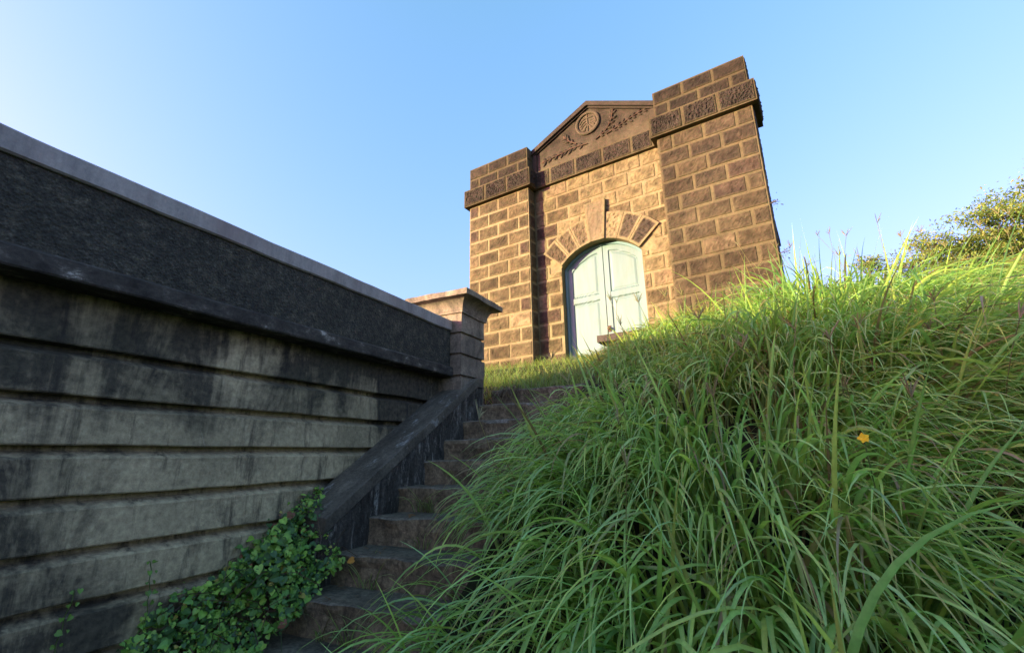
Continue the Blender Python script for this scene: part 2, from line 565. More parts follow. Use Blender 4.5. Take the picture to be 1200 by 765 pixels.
def make_pillar():
    s0, s1 = 3.774, 4.218
    e1 = -2.36; e0 = e1 - (s1 - s0)
    cx_, cy_ = (e0 + e1) / 2, (s0 + s1) / 2
    x, y = world_xy(cy_, cx_)
    h = (s1 - s0) / 2
    root = empty('wall_pillar', (x, y, 0), -WY)
    tag(root, 'square weathered pillar with wide moulded cap at the end of the long wall', 'pillar')
    z = lambda v: v + EYE
    def stack(rings, n=10):
        mb = MB(); V = []; F = []
        for (r, zz) in rings:
            for k in range(4):
                a0 = [(-1, -1), (1, -1), (1, 1), (-1, 1)][k]; a1 = [(-1, -1), (1, -1), (1, 1), (-1, 1)][(k + 1) % 4]
                for i in range(n):
                    t = i / n
                    px = (a0[0] * (1 - t) + a1[0] * t) * r; py = (a0[1] * (1 - t) + a1[1] * t) * r
                    q = 0.008 * fbm(px * 5 + 3, py * 5, zz * 5)
                    V.append((px * (1 + q / r), py * (1 + q / r), zz + 0.5 * q))
        m = 4 * n
        for i in range(len(rings) - 1):
            for k in range(m):
                F.append((i * m + k, i * m + (k + 1) % m, (i + 1) * m + (k + 1) % m, (i + 1) * m + k))
        F.append(tuple((len(rings) - 1) * m + k for k in range(m)))
        F.append(tuple(range(m))[::-1])
        mb.add(V, F)
        return mb
    rings = [(h, z(0.3))]
    for g in (0.735, 0.945, 1.155):
        rings += [(h, z(g - 0.016)), (h - 0.022, z(g - 0.008)), (h - 0.022, z(g + 0.006)), (h, z(g + 0.014))]
        for q in (0.06, 0.12, 0.17):
            rings.append((h, z(g + q)))
    rings.append((h, z(1.355)))
    stack(rings).build('shaft', M['pillar'], root)
    cav = [(h + 0.004, z(1.352)), (h + 0.018, z(1.355)), (h + 0.02, z(1.378))]
    for i in range(9):
        t = i / 8
        cav.append((h + 0.022 + 0.095 * (1 - math.cos(t * math.pi / 2)), z(1.38 + 0.108 * math.sin(t * math.pi / 2))))
    cav += [(h + 0.128, z(1.489)), (h + 0.146, z(1.492)), (h + 0.146, z(1.54)), (h + 0.138, z(1.55)), (h * 0.5, z(1.565)), (0.01, z(1.567))]
    stack(cav).build('cap', M['pillar'], root)
make_pillar()

def make_rail():
    root = empty('sloping_rail', (0, 0, 0), -WY)
    tag(root, 'black sloping stone rail descending beside the steps from the pillar', 'stair rail')
    z = lambda v: v + EYE
    zt = lambda s: 0.1 + 0.6 * (s - 2.93)
    ss = np.linspace(2.20, 4.10, 60)
    # cap: slightly rounded slab following the slope
    def loft(rect, name, mat, jit):
        mb = MB(); V = []; F = []
        for s in ss:
            top = min(zt(s), 0.735)
            for (e, dz) in rect(s, top):
                q = jit * fbm(e * 6, s * 6, dz * 6 + 2)
                V.append((e + q, s, z(top + dz + 0.8 * q)))
        k = len(V) // len(ss)
        for i in range(len(ss) - 1):
            for j in range(k):
                F.append((i * k + j, i * k + (j + 1) % k, (i + 1) * k + (j + 1) % k, (i + 1) * k + j))
        F.append(tuple(range(k))); F.append(tuple((len(ss) - 1) * k + j for j in range(k))[::-1])
        mb.add(V, F)
        return mb.build(name, mat, root, False)
    loft(lambda s, t: [(-2.612, -0.09), (-2.612, -0.004), (-2.606, 0.0), (-2.50, 0.001), (-2.40, 0.001), (-2.302, 0.0), (-2.296, -0.005), (-2.296, -0.045), (-2.297, -0.085), (-2.305, -0.09)], 'rail_cap', M['rail'], 0.006)
    loft(lambda s, t: [(-2.62, -0.85), (-2.62, -0.087), (-2.308, -0.087), (-2.316, -0.2), (-2.316, -0.3), (-2.316, -0.4), (-2.316, -0.85)], 'rail_base', M['rail_side'], 0.014)
make_rail()

def make_steps():
    root = empty('stone_steps', (0, 0, 0), -WY)
    tag(root, 'flight of worn dark stone steps climbing between the wall and tall grass', 'steps')
    for k in range(0, 14):
        s0 = S0 - k * RUN
        zt = Z0 - k * RISE
        e0 = -2.33 if k < 6 else -2.60
        e1 = -0.95
        n = 46; m = 9
        prof = [(0.0, -0.24), (0.0, -0.17), (0.004, -0.12), (0.0, -0.07), (-0.004, -0.03), (-0.002, -0.008), (0.012, 0.0), (0.06, 0.002), (0.14, 0.0), (0.22, 0.002), (0.30, 0.0), (RUN + 0.10, -0.002), (RUN + 0.10, -0.24)]
        V = []
        xs = np.linspace(e0, e1, n)
        for x in xs:
            for (p, dz) in prof:
                q = 0.016 * fbm(x * 4 + k * 7, p * 8, dz * 9) + 0.012 * nz(x * 1.3, k * 3.1, 0)
                chip = 0.0
                if -0.02 < dz <= 0.001 and p < 0.02:
                    chip = max(0, nz(x * 5, k * 5.3, 4) - 0.25) * 0.07
                V.append((x, s0 + p + q + chip, zt + dz + 0.6 * q - chip * 0.6 + EYE))
        kk = len(prof); F = []
        for i in range(n - 1):
            for j in range(kk):
                F.append((i * kk + (j + 1) % kk, i * kk + j, (i + 1) * kk + j, (i + 1) * kk + (j + 1) % kk))
        F.append(tuple(range(kk))); F.append(tuple((n - 1) * kk + j for j in range(kk))[::-1])
        mb = MB(); mb.add(V, F)
        mb.build('step', M['steps'], root)
make_steps()

# ------------------------------------------------------------------ stone building
BX, BY, BROT = -0.7606, 8.1298, -R(33.183)
W, G, DEP = 1.30, 2.29, 0.22
CH = 0.252
MORTAR = np.array([0.265, 0.221, 0.115])
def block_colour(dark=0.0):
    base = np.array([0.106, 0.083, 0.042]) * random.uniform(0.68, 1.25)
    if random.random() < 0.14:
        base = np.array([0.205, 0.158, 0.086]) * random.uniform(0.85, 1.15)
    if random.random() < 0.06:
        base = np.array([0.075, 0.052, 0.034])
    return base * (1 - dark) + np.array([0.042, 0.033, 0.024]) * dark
def block_patch(mb, org, U, V, N, u0, u1, v0, v1, col, raise_=0.012, rough=0.004, margin=0.02, step=0.026, keep=None, margin_col=None, freq=26, mmix=None):
    """one dressed block face: raised, rounded rim, hammered centre"""
    org, U, V, N = map(np.asarray, (org, U, V, N))
    nu = max(4, int((u1 - u0) / step)); nv = max(4, int((v1 - v0) / step))
    tu = np.linspace(u0, u1, nu + 1); tv = np.linspace(v0, v1, nv + 1)
    # extra rows hugging the rim
    tu = np.unique(np.concatenate([tu, [u0 + 0.006, u1 - 0.006, u0 + margin, u1 - margin]]))
    tv = np.unique(np.concatenate([tv, [v0 + 0.006, v1 - 0.006, v0 + margin, v1 - margin]]))
    tu = tu[np.concatenate([[True], np.diff(tu) > 1e-5])]; tv = tv[np.concatenate([[True], np.diff(tv) > 1e-5])]
    Ug, Vg = np.meshgrid(tu, tv)
    d = np.minimum(np.minimum(Ug - u0, u1 - Ug), np.minimum(Vg - v0, v1 - Vg))
    h = raise_ * smooth(-0.001, 0.010, d) - 0.004 * (d < 1e-6)
    sx, sz = random.uniform(0, 50), random.uniform(0, 50)
    nn = np.array([[fbm(x * freq + sx, y * freq, sz, 1.0, 3) for x, y in zip(ru, rv)] for ru, rv in zip(Ug, Vg)])
    ctr = smooth(margin * 0.6, margin * 1.4, d)
    h = h + rough * nn * ctr * 1.4 + 0.003 * nn * (d > 1e-6)
    P = org + Ug[..., None] * U + Vg[..., None] * V + h[..., None] * N
    mc = np.asarray(margin_col) if margin_col is not None else col * 0.55 + (MORTAR if mmix is None else mmix) * 0.45
    n2 = np.array([[fbm(x * 7 + sz, y * 9, sx, 1.0, 3) for x, y in zip(ru, rv)] for ru, rv in zip(Ug, Vg)])
    C = mc * (1 - ctr[..., None]) + (col * np.clip(1 + 0.55 * n2 + 0.25 * nn, 0.4, 1.7)[..., None]) * ctr[..., None]
    kp = None
    if keep is not None:
        uc = (Ug[:-1, :-1] + Ug[1:, 1:]) / 2; vc = (Vg[:-1, :-1] + Vg[1:, 1:]) / 2
        kp = keep(uc, vc)
    mb.grid(P, C, kp)
def courses(mb, org, U, V, N, u0, u1, vtop, vbot, ch, bw, colf, phase=0, clip=None, keep=None, gap=0.016, **kw):
    k = 0
    v1 = vtop
    while v1 > vbot + 0.02:
        v0 = v1 - ch
        x = u0 - (0 if (k + phase) % 2 == 0 else bw / 2)
        while x < u1 - 0.01:
            for (a0, a1) in (clip(max(x, u0), min(x + bw, u1), v0, v1) if clip else [(max(x, u0), min(x + bw, u1))]):
                j = lambda: random.uniform(-0.004, 0.004)
                if a1 - a0 > 0.07:
                    block_patch(mb, org, U, V, N, a0 + gap + j(), a1 - gap + j(), v0 + gap + j(), v1 - gap + j(), colf((a0 + a1) / 2, (v0 + v1) / 2), keep=keep, **kw)
            x += bw
        v1 = v0; k += 1

def make_building():
    root = empty('stone_building', (BX, BY, 0), BROT)
    tag(root, 'small brown stone block building with pediment, flanking piers and mint arched door', 'building')
    z = lambda v: v + EYE
    # local: x along the facade, -y outward (n), z up
    X, Z, NF = (1, 0, 0), (0, 0, 1), (0, -1, 0)
    LB, LT, TOP, BOT = 4.56, 4.905, 5.385, 0.9
    PD = 0.52
    TOTAL = 2 * W + G
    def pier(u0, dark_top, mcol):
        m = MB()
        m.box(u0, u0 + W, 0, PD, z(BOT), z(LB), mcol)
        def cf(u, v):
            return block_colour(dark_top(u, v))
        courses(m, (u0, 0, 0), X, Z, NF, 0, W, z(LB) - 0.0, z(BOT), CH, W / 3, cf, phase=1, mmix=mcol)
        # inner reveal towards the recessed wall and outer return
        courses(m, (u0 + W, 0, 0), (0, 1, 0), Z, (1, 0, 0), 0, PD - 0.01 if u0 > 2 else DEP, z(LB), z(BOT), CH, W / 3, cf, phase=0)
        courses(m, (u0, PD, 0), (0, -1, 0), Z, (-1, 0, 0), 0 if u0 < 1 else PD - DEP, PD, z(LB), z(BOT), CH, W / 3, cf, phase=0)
        p = m.build('pier', M['block'], root)
        # attic courses above the ledge
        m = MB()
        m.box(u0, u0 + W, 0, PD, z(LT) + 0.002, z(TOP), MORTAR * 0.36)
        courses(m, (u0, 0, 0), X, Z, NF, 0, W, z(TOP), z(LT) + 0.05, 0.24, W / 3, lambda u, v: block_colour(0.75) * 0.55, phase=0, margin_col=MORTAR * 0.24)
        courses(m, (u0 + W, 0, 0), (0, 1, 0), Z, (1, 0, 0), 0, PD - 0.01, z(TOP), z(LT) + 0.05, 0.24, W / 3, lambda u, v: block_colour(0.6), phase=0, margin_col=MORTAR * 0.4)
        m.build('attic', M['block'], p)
        # projecting ledge of three long blocks
        m = MB()
        o = 0.078
        m.box(u0 - o, u0 + W + o, -o, PD + o, z(LB), z(LT), MORTAR * 0.36)
        bw = (W + 2 * o) / 3
        for k in range(3):
            c = np.array([0.039, 0.032, 0.023]) * random.uniform(0.75, 1.35)
            block_patch(m, (u0 - o, -o, 0), X, Z, NF, k * bw + 0.016, (k + 1) * bw - 0.016, z(LB) + 0.018, z(LT) - 0.018, c, 0.014, 0.011, 0.022, 0.013, margin_col=MORTAR * 0.27, freq=38)
        for k in range(1):
            block_patch(m, (u0 + W + o, -o, 0), (0, 1, 0), Z, (1, 0, 0), k * 0.6 + 0.016, (k + 1) * 0.6 - 0.016, z(LB) + 0.018, z(LT) - 0.018, np.array([0.05, 0.037, 0.03]), 0.014, 0.02, 0.022, 0.03, margin_col=MORTAR * 0.3)
        m.build('ledge', M['block'], p)
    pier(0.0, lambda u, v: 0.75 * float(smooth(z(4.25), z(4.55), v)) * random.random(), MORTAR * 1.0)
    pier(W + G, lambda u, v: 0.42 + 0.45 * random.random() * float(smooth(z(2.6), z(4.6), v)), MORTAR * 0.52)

    # recessed front wall with the arched opening
    UC, VC, RI, RO, HW = 2.45, 2.42, 0.8825, 1.325, 0.68
    SPR = VC + math.sqrt(RI * RI - HW * HW)
    arc = [(UC + RI * math.sin(t), VC + RI * math.cos(t)) for t in np.linspace(-math.asin(HW / RI), math.asin(HW / RI), 29)]
    m = MB()
    a0, a1 = W - 0.01, W + G + 0.01
    yq = DEP
    def quad(p):
        m.add([(u, yq, z(v)) for u, v in p], [(0, 1, 2, 3)], MORTAR)
    quad([(a0, BOT), (UC - HW, BOT), (UC - HW, LB + 0.05), (a0, LB + 0.05)])
    quad([(UC + HW, BOT), (a1, BOT), (a1, LB + 0.05), (UC + HW, LB + 0.05)])
    for p, q in zip(arc[:-1], arc[1:]):
        quad([p, q, (q[0], LB + 0.05), (p[0], LB + 0.05)])
    edge = [(UC - HW, BOT)] + arc + [(UC + HW, BOT)]
    for p, q in zip(edge[:-1], edge[1:]):     # reveal
        m.add([(p[0], yq, z(p[1])), (p[0], yq + 0.24, z(p[1])), (q[0], yq + 0.24, z(q[1])), (q[0], yq, z(q[1]))], [(0, 1, 2, 3)], MORTAR * 0.75)
    def clip(x0, x1, v0, v1):
        if v0 < z(SPR) - 0.03:
            out = []
            if x0 < UC - HW - 0.02: out.append((x0, min(x1, UC - HW + 0.012)))
            if x1 > UC + HW + 0.02: out.append((max(x0, UC + HW - 0.012), x1))
            return out
        return [(x0, x1)]
    def keep(u, v):
        return np.hypot(u - UC, v - z(VC)) > 1.15
    def keepall(u, v):
        inside = (np.abs(u - UC) < 0.9) & (v > z(SPR) - 0.06)
        return ~inside | (np.hypot(u - UC, v - z(VC)) > 1.15)
    def cf(u, v):
        c = block_colour(0.0)
        top = float(smooth(z(3.3), z(4.3), v))
        if random.random() < 0.45 + 0.5 * top:
            c = c * 0.35 + np.array([0.255, 0.212, 0.105]) * 0.65
        return c
    courses(m, (0, yq, 0), X, Z, NF, a0 + 0.012, a1 - 0.012, z(LB) + 0.03, z(BOT), CH, W / 3, cf, phase=1, clip=clip, keep=keepall)
    fw = m.build('front_wall', M['block'], root)

    # voussoirs and keystone
    def polar_block(t0, t1, r0, r1, rise, col, name, flare=None):
        m = MB()
        n1, n2 = 13, 18
        P = np.zeros((n2, n1, 3)); C = np.zeros((n2, n1, 3))
        sx = random.uniform(0, 40)
        for j in range(n2):
            rr = r0 + (r1 - r0) * j / (n2 - 1)
            for i in range(n1):
                th = t0 + (t1 - t0) * i / (n1 - 1)
                if flare:
                    half = flare[0] + (flare[1] - flare[0]) * j / (n2 - 1)
                    u = UC + half * (2 * i / (n1 - 1) - 1); v = VC + rr
                    dd = min((half - abs(u - UC)), rr - r0, r1 - rr)
                else:
                    u = UC + rr * math.sin(th); v = VC + rr * math.cos(th)
                    dd = min((th - t0) * rr, (t1 - th) * rr, rr - r0, r1 - rr)
                ctr = float(smooth(0.022, 0.045, dd))
                nn = fbm(u * 20 + sx, v * 20, sx, 1.0, 3)
                rg = 0.018 if not flare else 0.006
                P[j, i] = (u, yq - rise - (rg * nn * ctr + 0.003 * nn) + 0.006 * ctr, z(v))
                C[j, i] = col[0] * (1 - ctr) + col[1] * ctr
        m.grid(P, C)
        # sides down to the wall
        ring = [P[0, i] for i in range(n1)] + [P[j, -1] for j in range(1, n2)] + [P[-1, i] for i in range(n1 - 2, -1, -1)] + [P[j, 0] for j in range(n2 - 2, 0, -1)]
        rb = [(p[0], yq + 0.015, p[2]) for p in ring]
        k = len(ring)
        m.add(np.array(list(ring) + rb), [(i, k + i, k + (i + 1) % k, (i + 1) % k) for i in range(k)], col[0])
        return m.build(name, M['block'], fw)
    cen = [np.array([0.092, 0.070, 0.040]), np.array([0.115, 0.089, 0.050]), np.array([0.145, 0.115, 0.065]), np.array([0.25, 0.205, 0.11]), np.array([0.088, 0.070, 0.046]), np.array([0.062, 0.049, 0.034])]
    kh = math.radians(7.6)
    lim = math.radians(48.5)
    wd = (lim - kh) / 3
    for k in range(3):
        polar_block(-lim + k * wd + 0.003, -lim + (k + 1) * wd - 0.003, RI - 0.004, RO, 0.042, (MORTAR * 0.95, cen[k]), 'voussoir')
        polar_block(kh + k * wd + 0.003, kh + (k + 1) * wd - 0.003, RI - 0.004, RO, 0.042, (MORTAR * 0.95, cen[3 + k]), 'voussoir')
    polar_block(0, 1, RI - 0.02, 1.55, 0.07, (MORTAR * 0.8, np.array([0.185, 0.150, 0.088])), 'keystone', (0.126, 0.186))

    # door: frame and two leaves
    MINT = np.array([0.145, 0.232, 0.220]); TEAL = np.array([0.13, 0.25, 0.25])
    yd = yq + 0.13
    m = MB()
    ri = RI - 0.045; hwi = HW - 0.045
    outer = [(UC - HW + 0.004, BOT)] + [(UC + (RI - 0.004) * math.sin(t), VC + (RI - 0.004) * math.cos(t)) for t in np.linspace(-math.asin((HW - 0.004) / RI), math.asin((HW - 0.004) / RI), 29)] + [(UC + HW - 0.004, BOT)]
    ta = math.asin(hwi / ri)
    inner = [(UC - hwi, BOT)] + [(UC + ri * math.sin(t), VC + ri * math.cos(t)) for t in np.linspace(-ta, ta, 29)] + [(UC + hwi, BOT)]
    n = len(outer)
    V = [(u, yd - 0.02, z(v)) for u, v in outer] + [(u, yd - 0.02, z(v)) for u, v in inner] + [(u, yd + 0.05, z(v)) for u, v in inner]
    F = [(i, n + i, n + i + 1, i + 1)[::-1] for i in range(n - 1)] + [(n + i, 2 * n + i, 2 * n + i + 1, n + i + 1)[::-1] for i in range(n - 1)]
    m.add(V, F, TEAL)
    fr = m.build('door_frame', M['door'], root)
    archv = lambda u, r: VC + math.sqrt(max(1e-6, r * r - (u - UC) ** 2))
    for sgn in (-1, 1):
        m = MB()
        ua, ub = (UC - hwi - 0.01, UC - 0.006) if sgn < 0 else (UC + 0.006, UC + hwi + 0.01)
        us = np.linspace(ua, ub, 16)
        yl = yd + 0.012
        rb = 1.20
        # stiles/rails field with sunk panels: height field grid
        inset = 0.085
        RAIL = 2.41
        uu = np.unique(np.concatenate([np.linspace(ua, ub, 40), [ua + inset, ua + inset + 0.012, ub - inset, ub - inset - 0.012]]))
        tt = np.linspace(0, 1, 120)
        P = np.zeros((len(tt), len(uu), 3)); C = np.zeros((len(tt), len(uu), 3))
        for i, u in enumerate(uu):
            vt = archv(u, RI - 0.03)
            vp = archv(u, RI - 0.135)
            vs = BOT + (vt - BOT) * tt
            for j, v in enumerate(vs):
                du = min(u - (ua + inset), (ub - inset) - u)
                dv1 = min(v - (RAIL + 0.05), vp - v)          # upper panel
                dv2 = min((RAIL - 0.05) - v, v - (BOT + 0.35))
                dd = max(min(du, dv1), min(du, dv2))
                sink = 0.016 * float(smooth(0.0, 0.010, dd)) - 0.007 * float(smooth(0.035, 0.055, dd))
                P[j, i] = (u, yl + sink, z(v))
                edge_ = math.exp(-((dd - 0.006) / 0.006) ** 2) if dd > -0.02 else 0
                C[j, i] = MINT * (1 - 0.42 * edge_) + TEAL * 0.2 * edge_
        m.grid(P, C)
        m.add([(ub if sgn < 0 else ua, yl, z(BOT)), (ub if sgn < 0 else ua, yl + 0.04, z(BOT)), (ub if sgn < 0 else ua, yl + 0.04, z(3.27)), (ub if sgn < 0 else ua, yl, z(3.27))], [(0, 1, 2, 3)], TEAL * 0.5)
        lf = m.build('door_leaf', M['door'], root)
        if sgn > 0:
            h = MB()
            ux, vz = UC + 0.03, 1.86
            h.box(ux - 0.02, ux + 0.02, yl - 0.012, yl + 0.002, z(vz - 0.05), z(vz + 0.05))
            h.tube([(ux, yl - 0.012, z(vz)), (ux, yl - 0.03, z(vz))], 0.013, 8)
            h.tube([(ux, yl - 0.03, z(vz)), (ux, yl - 0.045, z(vz)), (ux, yl - 0.055, z(vz))], [0.022, 0.026, 0.012], 10)
            h.build('door_handle', M['iron'], lf)
    b = MB()
    b.box(UC - HW, UC + HW, yd + 0.055, yd + 0.085, z(BOT), z(3.26), (0.05, 0.06, 0.06))
    b.build('door_backing', M['door'], root)

    # frieze and pediment over the recess
    PB = LT
    m = MB()
    yf = DEP - 0.065
    m.box(W, W + G, yf, PD, z(LB) + 0.02, z(PB), MORTAR * 0.42)
    bw = G / 4.6
    x = 0.10
    k = 0
    for (p0, p1) in ((0.03, 0.36), (0.36, 0.85), (0.85, 1.345), (1.345, 1.84), (1.84, 2.18), (2.18, 2.27)):
        c = np.array([0.039, 0.032, 0.023]) * random.uniform(0.75, 1.4)
        if p0 < 0.1: c = np.array([0.065, 0.052, 0.034])
        block_patch(m, (W, yf, 0), X, Z, NF, p0 + 0.014, p1 - 0.014, z(LB) + 0.036, z(PB) - 0.014, c, 0.012, 0.009, 0.02, 0.013, margin_col=MORTAR * 0.36, freq=36)
    fz = m.build('frieze', M['block'], root)
    m = MB()
    yt = DEP - 0.03
    AP, SH = 5.90, 5.345
    uc = W + G / 2
    # tympanum slab
    ro, rc = 0.062, 0.085
    Nn = 48
    P = np.zeros((24, Nn + 1, 3)); C = np.zeros((24, Nn + 1, 3))
    for i in range(Nn + 1):
        u = W + G * i / Nn
        vt = SH + (AP - SH) * (1 - abs(u - uc) / (G / 2)) - 0.03
        for j in range(24):
            v = PB + (vt - PB) * j / 23
            q = fbm(u * 7, v * 7, 2.2, 1, 4)
            P[j, i] = (u, yt - 0.008 * q, z(v))
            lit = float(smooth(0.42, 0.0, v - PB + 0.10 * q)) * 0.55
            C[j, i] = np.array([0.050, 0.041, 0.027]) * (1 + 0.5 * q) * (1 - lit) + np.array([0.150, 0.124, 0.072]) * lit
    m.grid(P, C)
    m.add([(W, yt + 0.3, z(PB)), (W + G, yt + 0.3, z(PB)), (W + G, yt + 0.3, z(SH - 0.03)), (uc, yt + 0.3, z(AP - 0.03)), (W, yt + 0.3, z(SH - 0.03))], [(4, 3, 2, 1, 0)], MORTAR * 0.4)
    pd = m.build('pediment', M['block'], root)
    m = MB()
    for sgn in (-1, 1):
        ue = uc + sgn * G / 2
        for (d0, d1, y0_) in ((0.0, 0.085, yt - 0.075), (0.085, 0.115, yt - 0.035)):
            V = []
            for (u, vtop) in ((ue, SH), (uc, AP)):
                for (yy, dv) in ((y0_, d0), (yt + 0.35, d0), (yt + 0.35, d1), (y0_, d1)):
                    V.append((u, yy, z(vtop - dv)))
            F = [(0, 1, 5, 4), (1, 2, 6, 5), (2, 3, 7, 6), (3, 0, 4, 7), (0, 3, 2, 1)]
            if sgn > 0: F = [f[::-1] for f in F]
            m.add(V, F, (0.055, 0.045, 0.032))
    m.build('raking_cornice', M['block'], pd)
    for sgn in (-1, 1):
        m = MB(); ue = uc + sgn * G / 2
        m.box(min(ue, ue - sgn * 0.10), max(ue, ue - sgn * 0.10), yt - 0.03, yt + 0.1, z(PB) + 0.003, z(SH - 0.085), (0.07, 0.057, 0.038))
        m.build('pediment_end', M['block'], pd)
    # round emblem
    ex, ev = uc - 0.02, 5.49
    m = MB()
    R0 = 0.192
    V = []; F = []
    n = 48
    prof = [(R0 + 0.035, 0.0), (R0 + 0.03, -0.03), (R0 + 0.01, -0.04), (R0 - 0.012, -0.03), (R0 - 0.02, -0.006), (0.0, -0.004)]
    for (r, dy) in prof:
        for k in range(n):
            t = 2 * math.pi * k / n
            V.append((ex + r * math.cos(t), yt - 0.004 + dy, z(ev + r * math.sin(t))))
    for i in range(len(prof) - 1):
        for k in range(n):
            F.append((i * n + k, i * n + (k + 1) % n, (i + 1) * n + (k + 1) % n, (i + 1) * n + k))
    TAN = np.array([0.098, 0.080, 0.049])
    m.add(V, F, TAN)
    em = m.build('round_emblem', M['block'], pd)
    m = MB()
    strokes = [[(0, .17), (0, .10), (0, .02), (0, -.06), (-.005, -.17)], [(-.10, .09), (-.03, .11), (.09, .10)],
               [(0, -.02), (-.04, -.07), (-.10, -.13)], [(0, -.02), (.05, -.08), (.11, -.13)],
               [(-.15, .02), (-.11, .08), (-.05, .13)], [(-.14, -.03), (-.09, .03), (-.04, .06)], [(-.13, -.08), (-.08, -.02), (-.03, .01)],
               [(.05, .05), (.10, .03), (.14, -.01)], [(.05, .0), (.09, -.02), (.12, -.06)], [(.13, .07), (.15, .03), (.15, -.03)],
               [(-.05, -.12), (-.06, -.10), (-.08, -.11), (-.07, -.13), (-.05, -.12)]]
    for s in strokes:
        m.tube([(ex + a_, yt - 0.012, z(ev + b_)) for a_, b_ in s], 0.013, 6, TAN * 1.05)
    m.build('emblem_strokes', M['block'], em)
    # carved laurel sprays
    def leaf(mb, cu, cv, ang, ln, wd_, col):
        n1, n2 = 7, 5
        P = np.zeros((n2, n1, 3))
        for j in range(n2):
            b_ = -1 + 2 * j / (n2 - 1)
            for i in range(n1):
                a_ = i / (n1 - 1)
                w_ = wd_ * math.sin(math.pi * min(1, a_ * 0.98 + 0.01)) ** 0.8
                lu, lv = a_ * ln, b_ * w_
                P[j, i] = (cu + lu * math.cos(ang) - lv * math.sin(ang), yt - 0.006 - 0.02 * (1 - b_ * b_) * math.sin(math.pi * a_) ** 0.5, z(cv + lu * math.sin(ang) + lv * math.cos(ang)))
        mb.grid(P, col)
    def spray(path, n, name, size):
        mb = MB()
        pts = [Vector((p[0], 0, p[1])) for p in path]
        seg = []
        for i in range(n + 1):
            t = i / n * (len(pts) - 1); k_ = min(int(t), len(pts) - 2); f = t - k_
            seg.append(pts[k_].lerp(pts[k_ + 1], f))
        mb.tube([(p.x, yt - 0.014, z(p.z)) for p in seg], 0.011, 6, (0.10, 0.064, 0.041))
        for i in range(1, len(seg)):
            d = seg[i] - seg[i - 1]
            a0_ = math.atan2(d.z, d.x)
            for sg in (-1, 1):
                leaf(mb, seg[i].x, seg[i].z, a0_ + sg * random.uniform(0.5, 0.9), size * random.uniform(0.8, 1.2), size * 0.24, np.array([0.055, 0.045, 0.030]) * random.uniform(0.8, 1.3))
        leaf(mb, seg[-1].x, seg[-1].z, a0_, size, size * 0.24, (0.10, 0.064, 0.041))
        mb.build(name, M['block'], pd)
    spray([(uc - 0.05, 5.10), (uc - 0.30, 5.13), (uc - 0.55, 5.10), (uc - 0.85, 5.08)], 8, 'laurel_spray', 0.11)
    spray([(uc - 0.25, 5.18), (uc - 0.38, 5.28), (uc - 0.44, 5.36)], 4, 'laurel_spray', 0.10)
    spray([(uc + 0.10, 5.12), (uc + 0.28, 5.20), (uc + 0.40, 5.36), (uc + 0.44, 5.56)], 7, 'laurel_spray', 0.10)
    spray([(uc + 0.30, 5.14), (uc + 0.52, 5.20), (uc + 0.72, 5.26), (uc + 0.92, 5.31)], 7, 'laurel_spray', 0.10)

    # body behind the facade
    m = MB()
    m.box(0.14, TOTAL - 0.14, PD - 0.05, 5.0, z(BOT), z(4.4), MORTAR * 0.8)
    courses(m, (TOTAL - 0.14, PD, 0), (0, 1, 0), Z, (1, 0, 0), 0, 3.8, z(4.4), z(BOT), CH, W / 3, lambda u, v: block_colour(0.2), step=0.06)
    courses(m, (0.14, 5.0, 0), (0, -1, 0), Z, (-1, 0, 0), 0, 3.8, z(4.4), z(BOT), CH, W / 3, lambda u, v: block_colour(0.1), step=0.06)
    m.build('side_wall', M['block'], root)
    m = MB()
    m.box(0.08, TOTAL - 0.08, PD + 0.1, 5.1, z(4.4) + 0.003, z(4.56))
    m.box(W + 0.01, W + G - 0.01, DEP + 0.31, PD + 0.099, z(4.4) + 0.003, z(4.56))
    m.build('roof', M['roof'], root)
make_building()

def b2w(u, n, v):
    """building frame to world"""
    c, s = math.cos(BROT), math.sin(BROT)
    x, y = u, -n
    return (BX + c * x - s * y, BY + s * x + c * y, v + EYE)

def make_slab():
    c = b2w(2.88, 0.25, 0)
    root = empty('stone_bench', (c[0], c[1], 0), BROT)
    tag(root, 'low dark stone slab on a block standing in front of the mint door', 'bench')
    def rough(x0, x1, y0, y1, z0, z1, name):
        bm = bmesh.new()
        bmesh.ops.create_cube(bm, size=1)
        bmesh.ops.subdivide_edges(bm, edges=bm.edges[:], cuts=8, use_grid_fill=True)
        for v in bm.verts:
            x = (x0 + x1) / 2 + v.co.x * (x1 - x0); y = (y0 + y1) / 2 + v.co.y * (y1 - y0); zz = (z0 + z1) / 2 + v.co.z * (z1 - z0)
            q = fbm(x * 8, y * 8, zz * 8) * 0.008
            v.co = (x + q, y + q, zz + q)
        me = bpy.data.meshes.new(name); bm.to_mesh(me); bm.free()
        me.materials.append(M['wood'])
        link(bpy.data.objects.new(name, me), root)
    rough(-0.30, 0.75, -0.17, 0.17, EYE + 1.48, EYE + 1.575, 'slab')
    rough(0.0, 0.62, -0.08, 0.14, EYE + 0.95, EYE + 1.478, 'support')
make_slab()

